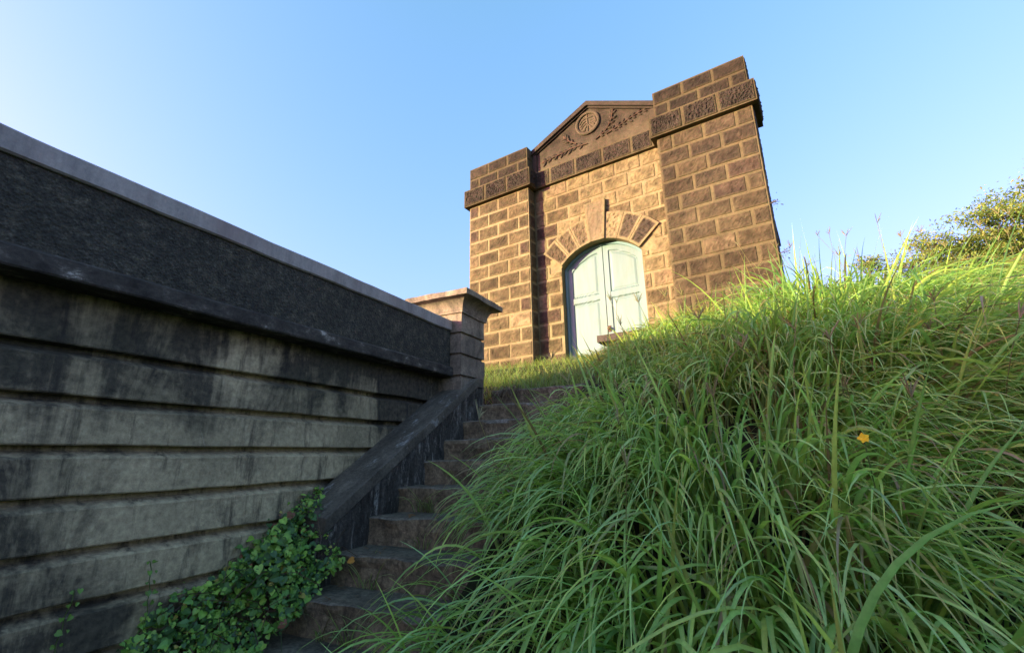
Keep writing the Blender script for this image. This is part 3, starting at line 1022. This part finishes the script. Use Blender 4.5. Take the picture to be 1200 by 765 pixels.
# ------------------------------------------------------------------ grass
def blade_mesh(root, L, w, az, phi0, phi1, pw, daz, twist, seg, col0, col1, fold=0.18):
    """arching leaf blades, 3 vertices across; returns V, Q, C"""
    N = len(L)
    t = np.linspace(0, 1, seg + 1)
    tm = (t[1:] + t[:-1]) / 2
    phi = phi0[:, None] + (phi1 - phi0)[:, None] * tm[None, :] ** pw[:, None]
    A = az[:, None] + daz[:, None] * tm[None, :]
    d = np.stack([np.sin(phi) * np.sin(A), np.sin(phi) * np.cos(A), np.cos(phi)], -1) * (L[:, None, None] / seg)
    P = np.concatenate([np.zeros((N, 1, 3)), np.cumsum(d, 1)], 1) + root[:, None, :]
    tan = np.concatenate([d[:, :1], (d[:, 1:] + d[:, :-1]) / 2, d[:, -1:]], 1)
    tan /= np.linalg.norm(tan, axis=-1, keepdims=True)
    Af = az[:, None] + daz[:, None] * t[None, :]
    side = np.stack([np.cos(Af), -np.sin(Af), np.zeros_like(Af)], -1)
    nor = np.cross(side, tan)
    tw = twist[:, None] * (0.3 + t[None, :])
    side2 = side * np.cos(tw)[..., None] + nor * np.sin(tw)[..., None]
    nor2 = np.cross(side2, tan)
    prof = np.minimum(1, 0.45 + t * 2.2) * np.clip(1 - t ** 2.6, 0.02, 1)
    hw = w[:, None] * prof[None, :] * 0.5
    a = P - side2 * hw[..., None]
    c = P + side2 * hw[..., None]
    b = P - nor2 * (hw * fold * 2)[..., None]
    V = np.stack([a, b, c], 2)                       # N, seg+1, 3, 3
    idx = np.arange(N * (seg + 1) * 3).reshape(N, seg + 1, 3)
    q1 = np.stack([idx[:, :-1, 0], idx[:, :-1, 1], idx[:, 1:, 1], idx[:, 1:, 0]], -1)
    q2 = np.stack([idx[:, :-1, 1], idx[:, :-1, 2], idx[:, 1:, 2], idx[:, 1:, 1]], -1)
    Q = np.concatenate([q1.reshape(-1, 4), q2.reshape(-1, 4)])
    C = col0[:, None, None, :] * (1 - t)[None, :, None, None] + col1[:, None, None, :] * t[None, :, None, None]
    C = np.repeat(C, 3, 2)
    C[:, :, 1, :] *= 1.12
    return V.reshape(-1, 3), Q, C.reshape(-1, 3)

def vnoise(s, e, f, seed):
    return np.sin(s * f + seed) * np.cos(e * f * 1.3 - seed * 2) * 0.6 + np.sin((s + e) * f * 0.7 + seed * 3) * 0.4

GREENS = np.array([[0.285, 0.48, 0.115], [0.225, 0.41, 0.095], [0.34, 0.54, 0.155], [0.365, 0.51, 0.110], [0.26, 0.46, 0.155]])
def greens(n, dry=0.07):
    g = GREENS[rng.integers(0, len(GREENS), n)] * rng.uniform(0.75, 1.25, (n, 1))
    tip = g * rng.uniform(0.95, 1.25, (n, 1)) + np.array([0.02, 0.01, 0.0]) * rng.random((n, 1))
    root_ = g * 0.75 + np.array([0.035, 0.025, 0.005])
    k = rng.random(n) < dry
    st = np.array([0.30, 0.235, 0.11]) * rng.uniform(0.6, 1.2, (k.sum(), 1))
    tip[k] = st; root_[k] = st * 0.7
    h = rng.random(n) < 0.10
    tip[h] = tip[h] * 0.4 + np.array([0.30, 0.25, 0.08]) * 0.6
    return root_, tip

def in_building(X, Y, pad=0.02):
    c, s = math.cos(-BROT), math.sin(-BROT)
    dx, dy = X - BX, Y - BY
    u = c * dx - s * dy; y = s * dx + c * dy
    return (u > -pad) & (u < 2 * W + G + pad) & (y > -pad) & (y < 5.1), u, y

def make_tall_grass():
    parts = []
    def batch(n, smin, smax, emin, emax, lmul, wmul, seg, rad=0.16):
        # tussocks
        nt = max(1, n // 26)
        ts = rng.uniform(smin, smax, nt); te = rng.uniform(emin, emax, nt)
        k = rng.integers(0, nt, n)
        ang = rng.uniform(0, 2 * math.pi, n); rr = rad * np.sqrt(rng.random(n))
        s = ts[k] + rr * np.cos(ang); e = te[k] + rr * np.sin(ang)
        edge = np.interp(s, [0.5, 1.5, 2.5, 3.5, 4.4, 5.0, 5.6, 6.2], [-1.15, -1.24, -1.22, -1.10, -0.98, -1.35, -1.65, -1.85]) + 0.07 * np.sin(s * 4.1) + 0.06 * np.sin(s * 9.3)
        ok = e > edge
        X = s * Dv[0] + e * Ev[0]; Y = s * Dv[1] + e * Ev[1]
        ok &= ~in_building(X, Y, 0.05)[0]
        ok &= np.hypot(X, Y) > 1.15
        # keep the strip before the door open
        bu, by = in_building(X, Y)[1:]
        ok &= ~((bu < np.where(by > -0.5, 2.75, 2.35)) & (by > -1.25) & (bu > -1) & (s > 4.3))
        s, e, ang, k, X, Y = s[ok], e[ok], ang[ok], k[ok], X[ok], Y[ok]
        n = len(s)
        Zg = ground_z(s, e) + EYE - 0.02
        # flow of the sward: left side droops to the steps, right side sweeps right
        base = np.interp(e, [-1.5, -0.4, 0.4, 1.4, 3.5], [-2.05, -2.45, -2.9, 2.75, 2.35][0:5]) if False else None
        flow = np.interp(e, [-1.5, -0.3, 0.5, 1.4, 4.0], [R(-134), R(-142), R(-158), R(-205), R(-240)])
        flow = flow + 0.45 * vnoise(s, e, 1.7, 0.6)
        spread = rng.normal(0, 0.28, n)
        own = rng.random(n) < 0.07
        az = np.where(own, rng.uniform(0, 2 * math.pi, n), flow + spread)
        dist = np.hypot(X, Y)
        lush = 0.82 + 0.25 * vnoise(s, e, 2.3, 2.1)
        L = rng.uniform(0.70, 1.40, n) * lmul * lush * np.interp(s, [3.0, 4.4, 5.4, 6.0], [1.0, 0.72, 0.60, 0.60])
        L *= np.interp(e, [-1.2, -0.8, -0.3, 0.2], [0.52, 0.66, 0.86, 1.05])
        up = rng.random(n) < 0.05
        phi0 = rng.uniform(0.05, 0.40, n) + np.interp(e, [-1.0, 0.6], [0.12, 0.0])
        phi1 = np.where(up, rng.uniform(0.5, 1.4, n), rng.uniform(2.0, 2.85, n) + np.interp(e, [-1.0, 0.2], [0.35, 0.0]))
        pw = rng.uniform(0.85, 1.5, n)
        w = rng.uniform(0.008, 0.0215, n) * wmul
        c0, c1 = greens(n, 0.06)
        tint = 1 + 0.16 * vnoise(s, e, 1.1, 4.0)
        c0 *= tint[:, None]; c1 *= tint[:, None]
        crest_sun = smooth(4.3, 5.5, s)[:, None] * 0.72          # warm sunlight on the crest painted into the blade colours
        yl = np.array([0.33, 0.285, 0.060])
        c1 = c1 * (1 - crest_sun) + yl * crest_sun; c0 = c0 * (1 - crest_sun) + yl * 0.7 * crest_sun
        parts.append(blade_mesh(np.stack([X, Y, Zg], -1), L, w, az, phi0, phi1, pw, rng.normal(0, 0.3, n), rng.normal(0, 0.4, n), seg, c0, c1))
    batch(8000, 0.55, 2.8, -1.42, 3.6, 0.92, 1.0, 12)
    batch(14000, 2.4, 4.9, -1.42, 4.6, 0.92, 1.0, 10)
    batch(13000, 4.5, 7.2, -1.9, 6.0, 0.85, 0.85, 8)
    batch(7000, 6.0, 12.0, 0.9, 11.0, 1.0, 1.2, 5)
    off = 0; Vs, Qs, Cs = [], [], []
    for V, Q, C in parts:
        Vs.append(V); Qs.append(Q + off); Cs.append(C); off += len(V)
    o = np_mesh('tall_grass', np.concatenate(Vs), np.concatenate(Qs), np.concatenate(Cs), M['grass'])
    tag(o, 'tall arching green grass covering the bank right of the steps', 'grass', kind='stuff')

def make_short_grass():
    n = 21000
    s = np.where(rng.random(n) < 0.25, rng.uniform(4.345, 5.0, n), rng.uniform(4.345, 9.0, n)); e = rng.uniform(-5.5, 0.9, n)
    X = s * Dv[0] + e * Ev[0]; Y = s * Dv[1] + e * Ev[1]
    inside, bu, by = in_building(X, Y, -0.01)
    ok = ~inside & ~((s < 4.45) & (e < -2.2)) & ~((e < -2.3) & (s < 4.3))
    s, e, X, Y, bu, by = (q[ok] for q in (s, e, X, Y, bu, by))
    n = len(s)
    Zg = ground_z(s, e) + EYE - 0.015
    Zg = np.where((e > -2.35) & (e < -0.95) & (s < 4.72), np.maximum(Zg, Z0 - 0.01 + EYE), Zg)
    near_wall = np.exp(-np.clip(-by, 0, 5) / 0.25) * ((bu > -0.2) & (bu < 5))
    L = rng.uniform(0.07, 0.2, n) * (1 + 0.9 * near_wall * rng.random(n) * (bu > 1.2))
    c0, c1 = greens(n, 0.14)
    c1 = c1 * 0.55 + np.array([0.20, 0.24, 0.05]) * 0.45; c0 = c0 * 0.6 + np.array([0.17, 0.15, 0.05]) * 0.4
    V, Q, C = blade_mesh(np.stack([X, Y, Zg], -1), L, rng.uniform(0.004, 0.008, n), rng.uniform(0, 6.28, n), rng.uniform(0.05, 0.6, n), rng.uniform(0.6, 1.9, n), rng.uniform(1, 1.8, n), rng.normal(0, .4, n), rng.normal(0, .5, n), 4, c0, c1)
    o = np_mesh('short_grass', V, Q, C, M['grass'])
    tag(o, 'short yellowish grass on the terrace between top step and building', 'grass', kind='stuff')

def make_seed_stalks():
    mb = MB()
    STR = (0.33, 0.32, 0.13)
    for i in range(75):
        if i < 30:
            s = random.uniform(4.3, 6.2); e = random.uniform(0.3, 3.6)
        else:
            s = random.uniform(1.6, 4.2); e = random.uniform(-1.2, 2.2)
        x, y = world_xy(s, e)
        if in_building(np.array([x]), np.array([y]), 0.05)[0][0]: continue
        zg = float(ground_z(s, e)) + EYE
        L = random.uniform(0.6, 0.95) if i < 30 else random.uniform(0.45, 0.75)
        az = random.uniform(0, 6.28); ln = random.uniform(0.05, 0.35)
        pts = []
        for k in range(7):
            t = k / 6
            pts.append((x + math.sin(az) * ln * t * t * L, y + math.cos(az) * ln * t * t * L, zg + L * t * (1 - 0.15 * ln * t)))
        col = random.choice([STR, (0.20, 0.22, 0.07), (0.28, 0.25, 0.10)])
        mb.tube(pts, [0.0022] * 3 + [0.0017] * 4, 4, col)
        top = Vector(pts[-1])
        n = random.randint(4, 8)
        for q in range(n):
            a_ = random.uniform(0, 6.28); sp = random.uniform(0.2, 0.8)
            d = Vector((math.sin(a_) * sp, math.cos(a_) * sp, 1)).normalized()
            l_ = random.uniform(0.05, 0.11)
            mb.tube([top, top + d * l_ * 0.5, top + d * l_ + Vector((0, 0, -0.01))], [0.0016, 0.0028, 0.0012], 4, random.choice([STR, (0.34, 0.31, 0.14), (0.26, 0.25, 0.11)]))
    o = mb.build('grass_seed_heads', M['grass'])
    tag(o, 'thin straw seed stalks standing above the tall grass', 'grass', kind='stuff')

make_tall_grass()
make_short_grass()
make_seed_stalks()

# ------------------------------------------------------------------ creeper by the steps
def leaf_cloud(pos, nor, size, spin, col, shape='heart'):
    """flat leaves with a slight fold: 8-gon fans as quads (4 quads per leaf)"""
    N = len(pos)
    if shape == 'heart':
        out = np.array([[0, -0.38], [0.30, -0.50], [0.52, -0.22], [0.40, 0.18], [0, 0.62], [-0.40, 0.18], [-0.52, -0.22], [-0.30, -0.50]])
    else:
        out = np.array([[0, -0.5], [0.12, -0.30], [0.2, 0.0], [0.13, 0.3], [0, 0.55], [-0.13, 0.3], [-0.2, 0.0], [-0.12, -0.30]])
    up = np.tile(np.array([0.0, 0.0, 1.0]), (N, 1))
    t1 = np.cross(up + rng.normal(0, 0.01, (N, 3)), nor); t1 /= np.linalg.norm(t1, axis=1, keepdims=True)
    t2 = np.cross(nor, t1)
    cs, sn = np.cos(spin)[:, None], np.sin(spin)[:, None]
    a1 = t1 * cs + t2 * sn; a2 = -t1 * sn + t2 * cs
    pts = [pos + a1 * (out[k, 0] * size)[:, None] + a2 * (out[k, 1] * size)[:, None] + nor * (abs(out[k, 0]) * 0.22 * size - 0.12 * out[k, 1] ** 2 * size)[:, None] for k in range(8)]
    ctr = pos.copy()
    V = np.stack([ctr] + pts, 1)
    b = np.arange(N)[:, None] * 9
    Q = np.concatenate([b + np.array([0, 1, 2, 3]), b + np.array([0, 3, 4, 4])[[0, 1, 2, 3]] * 0 + b * 0 + np.array([0, 3, 4, 5]) , b + np.array([0, 5, 6, 7]), b + np.array([0, 7, 8, 1])], 0)
    C = np.repeat(col[:, None, :], 9, 1)
    C[:, 0] *= 1.15
    return V.reshape(-1, 3), Q, C.reshape(-1, 3)

def creeper_top(s, e):
    """height of the leaf mass above the step line"""
    h = 0.42 * smooth(-1.72, -2.15, e) * smooth(0.2, 0.9, s) * (1 - smooth(2.25, 2.62, s))
    return h
def make_creeper():
    n = 12000
    s = rng.uniform(0.3, 2.62, n); e = rng.uniform(-2.62, -2.12, n)
    line = Z0 - RISE / RUN * (S0 - s) - 0.02
    top = 0.34 * smooth(0, 1, np.clip((-2.20 - e + 0.06 * np.sin(s * 7) + 0.05 * np.sin(s * 17 + 1)) / 0.30, 0, 1)) * smooth(0.1, 0.7, s) * (1 - smooth(2.35, 2.66, s)) 
    top = top * (0.85 + 0.32 * vnoise(s * 3, e * 3, 1.6, 1.0) + 0.16 * vnoise(s * 9, e * 9, 1.6, 2.0)) + 0.035 * smooth(-2.13, -2.2, e)
    # sloped towards the steps: higher by the wall
    hh = top * rng.random(n) ** 0.45 * np.where(rng.random(n) < 0.06, rng.uniform(1.0, 1.25, n), 1.0)
    ok = (top > 0.02 + 0.05 * rng.random(n)) & ~((e > -2.33 - 0.25 * np.clip(s - 2.15, 0, 1)) & (s > 2.16 + 0.1 * rng.random(n)))
    s, e, line, top, hh = (q[ok] for q in (s, e, line, top, hh))
    n = len(s)
    X = s * Dv[0] + e * Ev[0]; Y = s * Dv[1] + e * Ev[1]
    pos = np.stack([X, Y, line + hh + EYE], -1)
    nor = np.stack([Ev[0] * 0.5 - Dv[0] * 0.35 + rng.normal(0, .45, n), Ev[1] * 0.5 - Dv[1] * 0.35 + rng.normal(0, .45, n), 0.75 + rng.normal(0, .3, n)], -1)
    nor /= np.linalg.norm(nor, axis=1, keepdims=True)
    pal = np.array([[0.215, 0.385, 0.055], [0.140, 0.290, 0.050], [0.285, 0.455, 0.075], [0.085, 0.175, 0.042], [0.065, 0.135, 0.042]])
    col = pal[rng.integers(0, 5, n)] * rng.uniform(0.7, 1.25, (n, 1))
    k = rng.random(n) < 0.03
    col[k] = np.array([0.36, 0.30, 0.06])
    k = rng.random(n) < 0.015
    col[k] = np.array([0.22, 0.09, 0.04])
    size = np.where(rng.random(n) < 0.30, rng.uniform(0.026, 0.048, n), rng.uniform(0.009, 0.024, n))
    V, Q, C = leaf_cloud(pos, nor, size, rng.normal(math.pi, 0.9, n), col)
    # tangle of thin stems under the leaves
    root = tag(empty('creeper', (0, 0, 0)), 'green heart leaved creeper heaped between the wall foot and lower steps', 'creeper')
    o = np_mesh('foliage', V, Q, C, M['ivy'], root, False)
    mb = MB()
    for i in range(170):
        j = random.randrange(n)
        p = Vector(pos[j]); q = Vector((p.x + random.uniform(-.2, .2), p.y + random.uniform(-.25, .25), float(line[j]) + EYE + random.uniform(-0.05, 0.25)))
        mid = (p + q) / 2 + Vector((random.uniform(-.05, .05), random.uniform(-.05, .05), 0.04))
        mb.tube([q, mid, p], 0.0022, 4, random.choice([(0.09, 0.06, 0.035), (0.07, 0.10, 0.03), (0.16, 0.11, 0.07)]))
    mb.build('stem', M['grass'], root)
make_creeper()

def sprout(px_s, z0, z1, label, bend):
    """single shoot hanging on the wall face"""
    e = E0 - 0.10
    x, y = world_xy(px_s, e)
    root = empty('creeper_shoot', (x, y, z0 + EYE))
    tag(root, label, 'creeper', 'shoots on the wall foot')
    mb = MB()
    pts = []
    for k in range(7):
        t = k / 6
        ds = bend * t * t
        pts.append((ds * Dv[0] + 0.01 * Ev[0] * (1 + k % 2), ds * Dv[1] + 0.01 * Ev[1], (z1 - z0) * t))
    mb.tube(pts, [0.002] * 7, 4, (0.12, 0.17, 0.05))
    mb.build('stem', M['grass'], root)
    P = []
    for k in range(1, 7):
        for sg in (-1, 1):
            P.append((pts[k][0] + sg * 0.014 * Dv[0] + 0.012 * Ev[0], pts[k][1] + sg * 0.014 * Dv[1] + 0.012 * Ev[1], pts[k][2] - 0.006))
    P = np.array(P); n = len(P)
    nor = np.tile(np.array([Ev[0], Ev[1], 0.5]), (n, 1)) + rng.normal(0, .3, (n, 3)); nor /= np.linalg.norm(nor, axis=1, keepdims=True)
    col = np.tile(np.array([0.13, 0.24, 0.035]), (n, 1)) * rng.uniform(0.7, 1.3, (n, 1))
    V, Q, C = leaf_cloud(P, nor, rng.uniform(0.012, 0.026, n), rng.normal(math.pi, .6, n), col)
    np_mesh('leaves', V, Q, C, M['ivy'], root, False)
sprout(1.12, -0.78, -0.50, 'pale green shoot climbing the lowest groove at the left wall foot', 0.03)
sprout(1.44, -0.70, -0.44, 'thin upright shoot against the wall just left of the creeper heap', -0.02)

# ------------------------------------------------------------------ trees on the right
def px_point(px, py, dist):
    p, r, f = R(15.23), R(-1.063), 554.25
    fw = np.array([0, math.cos(p), math.sin(p)]); up0 = np.array([0, -math.sin(p), math.cos(p)]); rt0 = np.array([1., 0, 0])
    rt = rt0 * math.cos(r) + up0 * math.sin(r); up = up0 * math.cos(r) - rt0 * math.sin(r)
    v = fw * f + rt * (px - 600) - up * (py - 382.5)
    v = v / np.hypot(v[0], v[1]) * dist
    return v + np.array([0, 0, EYE])

def make_tree(name, label, cat, base, crowns, nleaf, leafsize, pal, k_=1.0, group=None):
    """crowns: list of (offset, radii)"""
    root = empty(name, base)
    tag(root, label, cat, group)
    mb = MB()
    tips = []
    for (off, rad) in crowns:
        c = Vector(off)
        mid = Vector((off[0] * 0.35 + random.uniform(-.1, .1), off[1] * 0.35, off[2] * 0.5))
        mb.tube([(0, 0, -0.3), tuple(mid * 0.5 + Vector((random.uniform(-.05, .05), 0, 0))), tuple(mid), tuple((mid + c) / 2), tuple(c)], [0.06 * k_, 0.05 * k_, 0.035 * k_, 0.022 * k_, 0.012 * k_], 6)
        for q in range(16):
            d = Vector((random.gauss(0, 1), random.gauss(0, 1), random.gauss(0.25, 0.8))).normalized()
            e_ = c + Vector((d.x * rad[0], d.y * rad[1], d.z * rad[2])) * random.uniform(0.6, 1.05)
            st = mid.lerp(c, random.uniform(0.3, 1.0))
            m_ = st.lerp(e_, 0.5) + Vector((random.uniform(-.08, .08), random.uniform(-.08, .08), 0.08))
            mb.tube([tuple(st), tuple(m_), tuple(e_)], [0.010 * k_, 0.007 * k_, 0.003 * k_], 4)
            tips.append((m_, 0.5)); tips.append((e_, 1.0)); tips.append((m_.lerp(e_, 0.5), 0.8))
    mb.build('trunk', M['bark'], root)
    k = rng.integers(0, len(tips), nleaf)
    T = np.array([tuple(t[0]) for t in tips])
    pos = T[k] + rng.normal(0, 1, (nleaf, 3)) * np.array([0.10, 0.10, 0.06]) * k_
    nor = rng.normal(0, .6, (nleaf, 3)) + np.array([0, 0, 0.8]); nor /= np.linalg.norm(nor, axis=1, keepdims=True)
    ct = rng.uniform(0.75, 1.25, len(tips))
    col = pal[rng.integers(0, len(pal), nleaf)] * (ct[k] * rng.uniform(0.8, 1.2, nleaf))[:, None]
    V, Q, C = leaf_cloud(pos, nor, rng.uniform(0.6, 1.3, nleaf) * leafsize, rng.uniform(0, 6.28, nleaf), col, 'lance')
    np_mesh('crown', V, Q, C, M['tree'], root, False)

PAL_OLIVE = np.array([[0.24, 0.33, 0.075], [0.29, 0.33, 0.08], [0.20, 0.29, 0.075], [0.33, 0.33, 0.10]])
def place_tree(px, py, dist, **kw):
    p = px_point(px, py, dist)
    s = p[0] * Dv[0] + p[1] * Dv[1]; e = p[0] * Ev[0] + p[1] * Ev[1]
    zg = float(ground_z(s, e)) + EYE
    return p, (p[0], p[1], zg)
p, b = place_tree(1170, 264, 7.6)
h = p[2] - b[2]
make_tree('small_tree', 'olive green small tree with airy crown at the right behind the grass crest', 'tree', b,
          [((-0.12, 0, h + 0.05), (0.42, 0.45, 0.36)), ((0.42, -0.2, h + 0.28), (0.45, 0.45, 0.45)), ((0.05, 0.2, h - 0.42), (0.55, 0.5, 0.32)),
           ((0.75, -0.3, h - 0.2), (0.5, 0.5, 0.45)), ((-0.38, 0.05, h - 0.30), (0.32, 0.3, 0.25)), ((0.3, 0.05, h - 0.1), (0.4, 0.4, 0.35))], 17000, 0.040, PAL_OLIVE, 0.62)
p, b = place_tree(1088, 290, 7.0)
h = p[2] - b[2]
make_tree('small_bush', 'sparse feathery bush left of the airy tree, rising over the grass crest', 'bush', b,
          [((0, 0, h + 0.02), (0.26, 0.28, 0.20)), ((-0.2, 0.05, h - 0.2), (0.26, 0.26, 0.2)), ((0.2, 0, h - 0.18), (0.25, 0.25, 0.2))], 3600, 0.036, PAL_OLIVE * 1.05, 0.55)
p, b = place_tree(1020, 314, 6.5)
h = p[2] - b[2]
make_tree('small_bush', 'tiny low shrub top peeping over the grass crest near the building', 'bush', b,
          [((0, 0, h), (0.2, 0.2, 0.12))], 900, 0.034, PAL_OLIVE * 0.95, 0.5)

# tuft of weeds rooted in the right corner of the building
def make_wall_weed(v, label):
    c = b2w(2 * W + G + 0.02, 0.0, v)
    root = empty('wall_weed', c)
    tag(root, label, 'weed', 'weeds on the building corner')
    n = 26
    pos = rng.normal(0, 0.035, (n, 3)) + np.array([0.05, -0.02, 0.0])
    nor = rng.normal(0, 1, (n, 3)); nor /= np.linalg.norm(nor, axis=1, keepdims=True)
    V, Q, C = leaf_cloud(pos, nor, rng.uniform(0.02, 0.04, n), rng.uniform(0, 6, n), np.tile(np.array([0.07, 0.10, 0.035]), (n, 1)), 'lance')
    np_mesh('leaves', V, Q, C, M['tree'], root, False)
    mb = MB()
    for i in range(7):
        q = pos[i]
        mb.tube([(-0.03, 0, 0), (q[0] * .5, q[1] * .5, q[2] * .4 + .01), tuple(q)], 0.0025, 4)
    mb.build('stem', M['bark'], root)
make_wall_weed(3.05, 'small weed tuft sprouting halfway up the right corner of the building')
make_wall_weed(2.35, 'small weed tuft low on the right corner of the building near the grass')

# yellow flower in the grass, dead leaf on the steps
def make_flower():
    p = px_point(1012, 513, 1.75)
    root = empty('yellow_flower', tuple(p))
    tag(root, 'single small yellow flower among the tall grass on the right', 'flower')
    n = 5
    a_ = np.arange(n) * 2 * math.pi / n
    view = np.array([-p[0], -p[1], 0.6]); view /= np.linalg.norm(view)
    s1 = np.cross(view, [0, 0, 1]); s1 /= np.linalg.norm(s1); s2 = np.cross(s1, view)
    pos = (s1 * np.cos(a_)[:, None] + s2 * np.sin(a_)[:, None]) * 0.007
    nor = np.tile(view, (n, 1)) + rng.normal(0, .25, (n, 3)); nor /= np.linalg.norm(nor, axis=1, keepdims=True)
    V, Q, C = leaf_cloud(pos, nor, np.full(n, 0.0155), rng.uniform(0, 6, n), np.tile(np.array([0.85, 0.62, 0.03]), (n, 1)))
    np_mesh('petals', V, Q, C, M['petal'], root, False)
    mb = MB()
    s = p[0] * Dv[0] + p[1] * Dv[1]; e = p[0] * Ev[0] + p[1] * Ev[1]
    zg = float(ground_z(s, e)) + EYE - p[2]
    mb.tube([(0.04, 0.06, zg), (0.03, 0.03, zg * 0.5), (0, 0, -0.005)], 0.002, 4, (0.12, 0.2, 0.05))
    mb.build('stem', M['grass'], root)
make_flower()

def make_dead_leaf():
    s, e = 2.24, -2.12
    x, y = world_xy(s, e)
    p = np.array([[0, 0, 0.0]])
    view = np.array([[-0.1, -0.8, 0.6]]); view /= np.linalg.norm(view)
    V, Q, C = leaf_cloud(p, view, np.array([0.042]), np.array([2.0]), np.array([[0.55, 0.26, 0.05]]))
    o = np_mesh('fallen_leaf', V, Q, C, M['petal'], None, False)
    o.location = (x, y, -0.56 + EYE)
    tag(o, 'curled orange dead leaf lying beside the creeper on the steps', 'leaf')
make_dead_leaf()


# dry vine tangle hanging over the top steps, dead leaves on the treads
def make_dry_vine():
    s0, e0 = 4.31, -2.12
    x, y = world_xy(s0, e0)
    root = empty('dry_vine', (x, y, Z0 + EYE), -WY)
    tag(root, 'dry straw coloured vine tangle hanging over the top steps by the pillar', 'dry vine')
    mb = MB()
    for i in range(46):
        x0 = random.gauss(0, 0.13); n = 7
        ln = random.uniform(0.08, 0.34)
        p = Vector((x0, random.uniform(0.0, 0.10), random.uniform(0.0, 0.05)))
        pts = [tuple(p)]
        d = Vector((random.gauss(0, 0.5), -0.8, 0.25)).normalized()
        for k in range(n):
            d = (d + Vector((random.gauss(0, 0.35), random.gauss(0, 0.15), -0.42))).normalized()
            p = p + d * ln / n
            p.y = min(p.y, -0.012) if p.z < 0 else p.y
            pts.append(tuple(p))
        mb.tube(pts, [0.0028] * 4 + [0.0018] * (len(pts) - 4), 4, random.choice([(0.20, 0.15, 0.09), (0.30, 0.23, 0.14), (0.12, 0.08, 0.05), (0.26, 0.17, 0.10)]))
    mb.build('stem', M['grass'], root)
make_dry_vine()

def make_litter():
    first = None
    for i in range(26):
        k = random.choice([4, 5, 6, 7, 8, 8, 9, 9, 10])
        s = S0 - k * RUN + random.uniform(0.03, 0.24); e = random.uniform(-2.2, -1.45)
        if k < 6: e = max(e, -2.25)
        zt = Z0 - k * RISE + EYE + 0.012
        if first is None:
            nor = np.array([[0.1, -0.2, 1.0]]); nor /= np.linalg.norm(nor)
            V, Q, C = leaf_cloud(np.zeros((1, 3)), nor, np.array([0.05]), np.array([0.3]), np.array([[0.20, 0.11, 0.05]]), 'lance')
            o = first = np_mesh('dead_leaf', V, Q, C, M['petal'], None, False)
        else:
            o = first.copy(); COL.objects.link(o)
        x, y = world_xy(s, e)
        o.location = (x, y, zt)
        o.rotation_euler = (random.uniform(-.3, .3), random.uniform(-.3, .3), random.uniform(0, 6.28))
        o.scale = (random.uniform(0.6, 1.3),) * 3
        tag(o, 'small brown dead leaf lying on a dark stone tread', 'leaf', 'dead leaves on the steps')
make_litter()

def make_step_weeds():
    """thin grass tufts in the joints of the lower steps"""
    n = 260
    k = rng.choice([5, 6, 7, 8, 9, 9, 10], n)
    cl = rng.integers(0, 16, n)
    ce = rng.uniform(-2.2, -1.4, 16); ck = rng.choice([5, 6, 7, 8, 9, 10], 16)
    e = ce[cl] + rng.normal(0, 0.03, n); s = S0 - (ck[cl] - 1) * RUN - 0.012 + rng.normal(0, 0.008, n)
    z = Z0 - ck[cl] * RISE + EYE
    X = s * Dv[0] + e * Ev[0]; Y = s * Dv[1] + e * Ev[1]
    c0, c1 = greens(n, 0.2)
    V, Q, C = blade_mesh(np.stack([X, Y, z], -1), rng.uniform(0.06, 0.26, n), rng.uniform(0.003, 0.006, n), rng.uniform(0, 6.28, n), rng.uniform(0.1, 0.7, n), rng.uniform(0.9, 2.2, n), rng.uniform(0.8, 1.6, n), rng.normal(0, .4, n), rng.normal(0, .4, n), 5, c0 * 0.8, c1 * 0.85)
    o = np_mesh('step_weeds', V, Q, C, M['grass'])
    tag(o, 'thin green weeds sprouting from the joints of the lower steps', 'weeds', kind='stuff')
make_step_weeds()
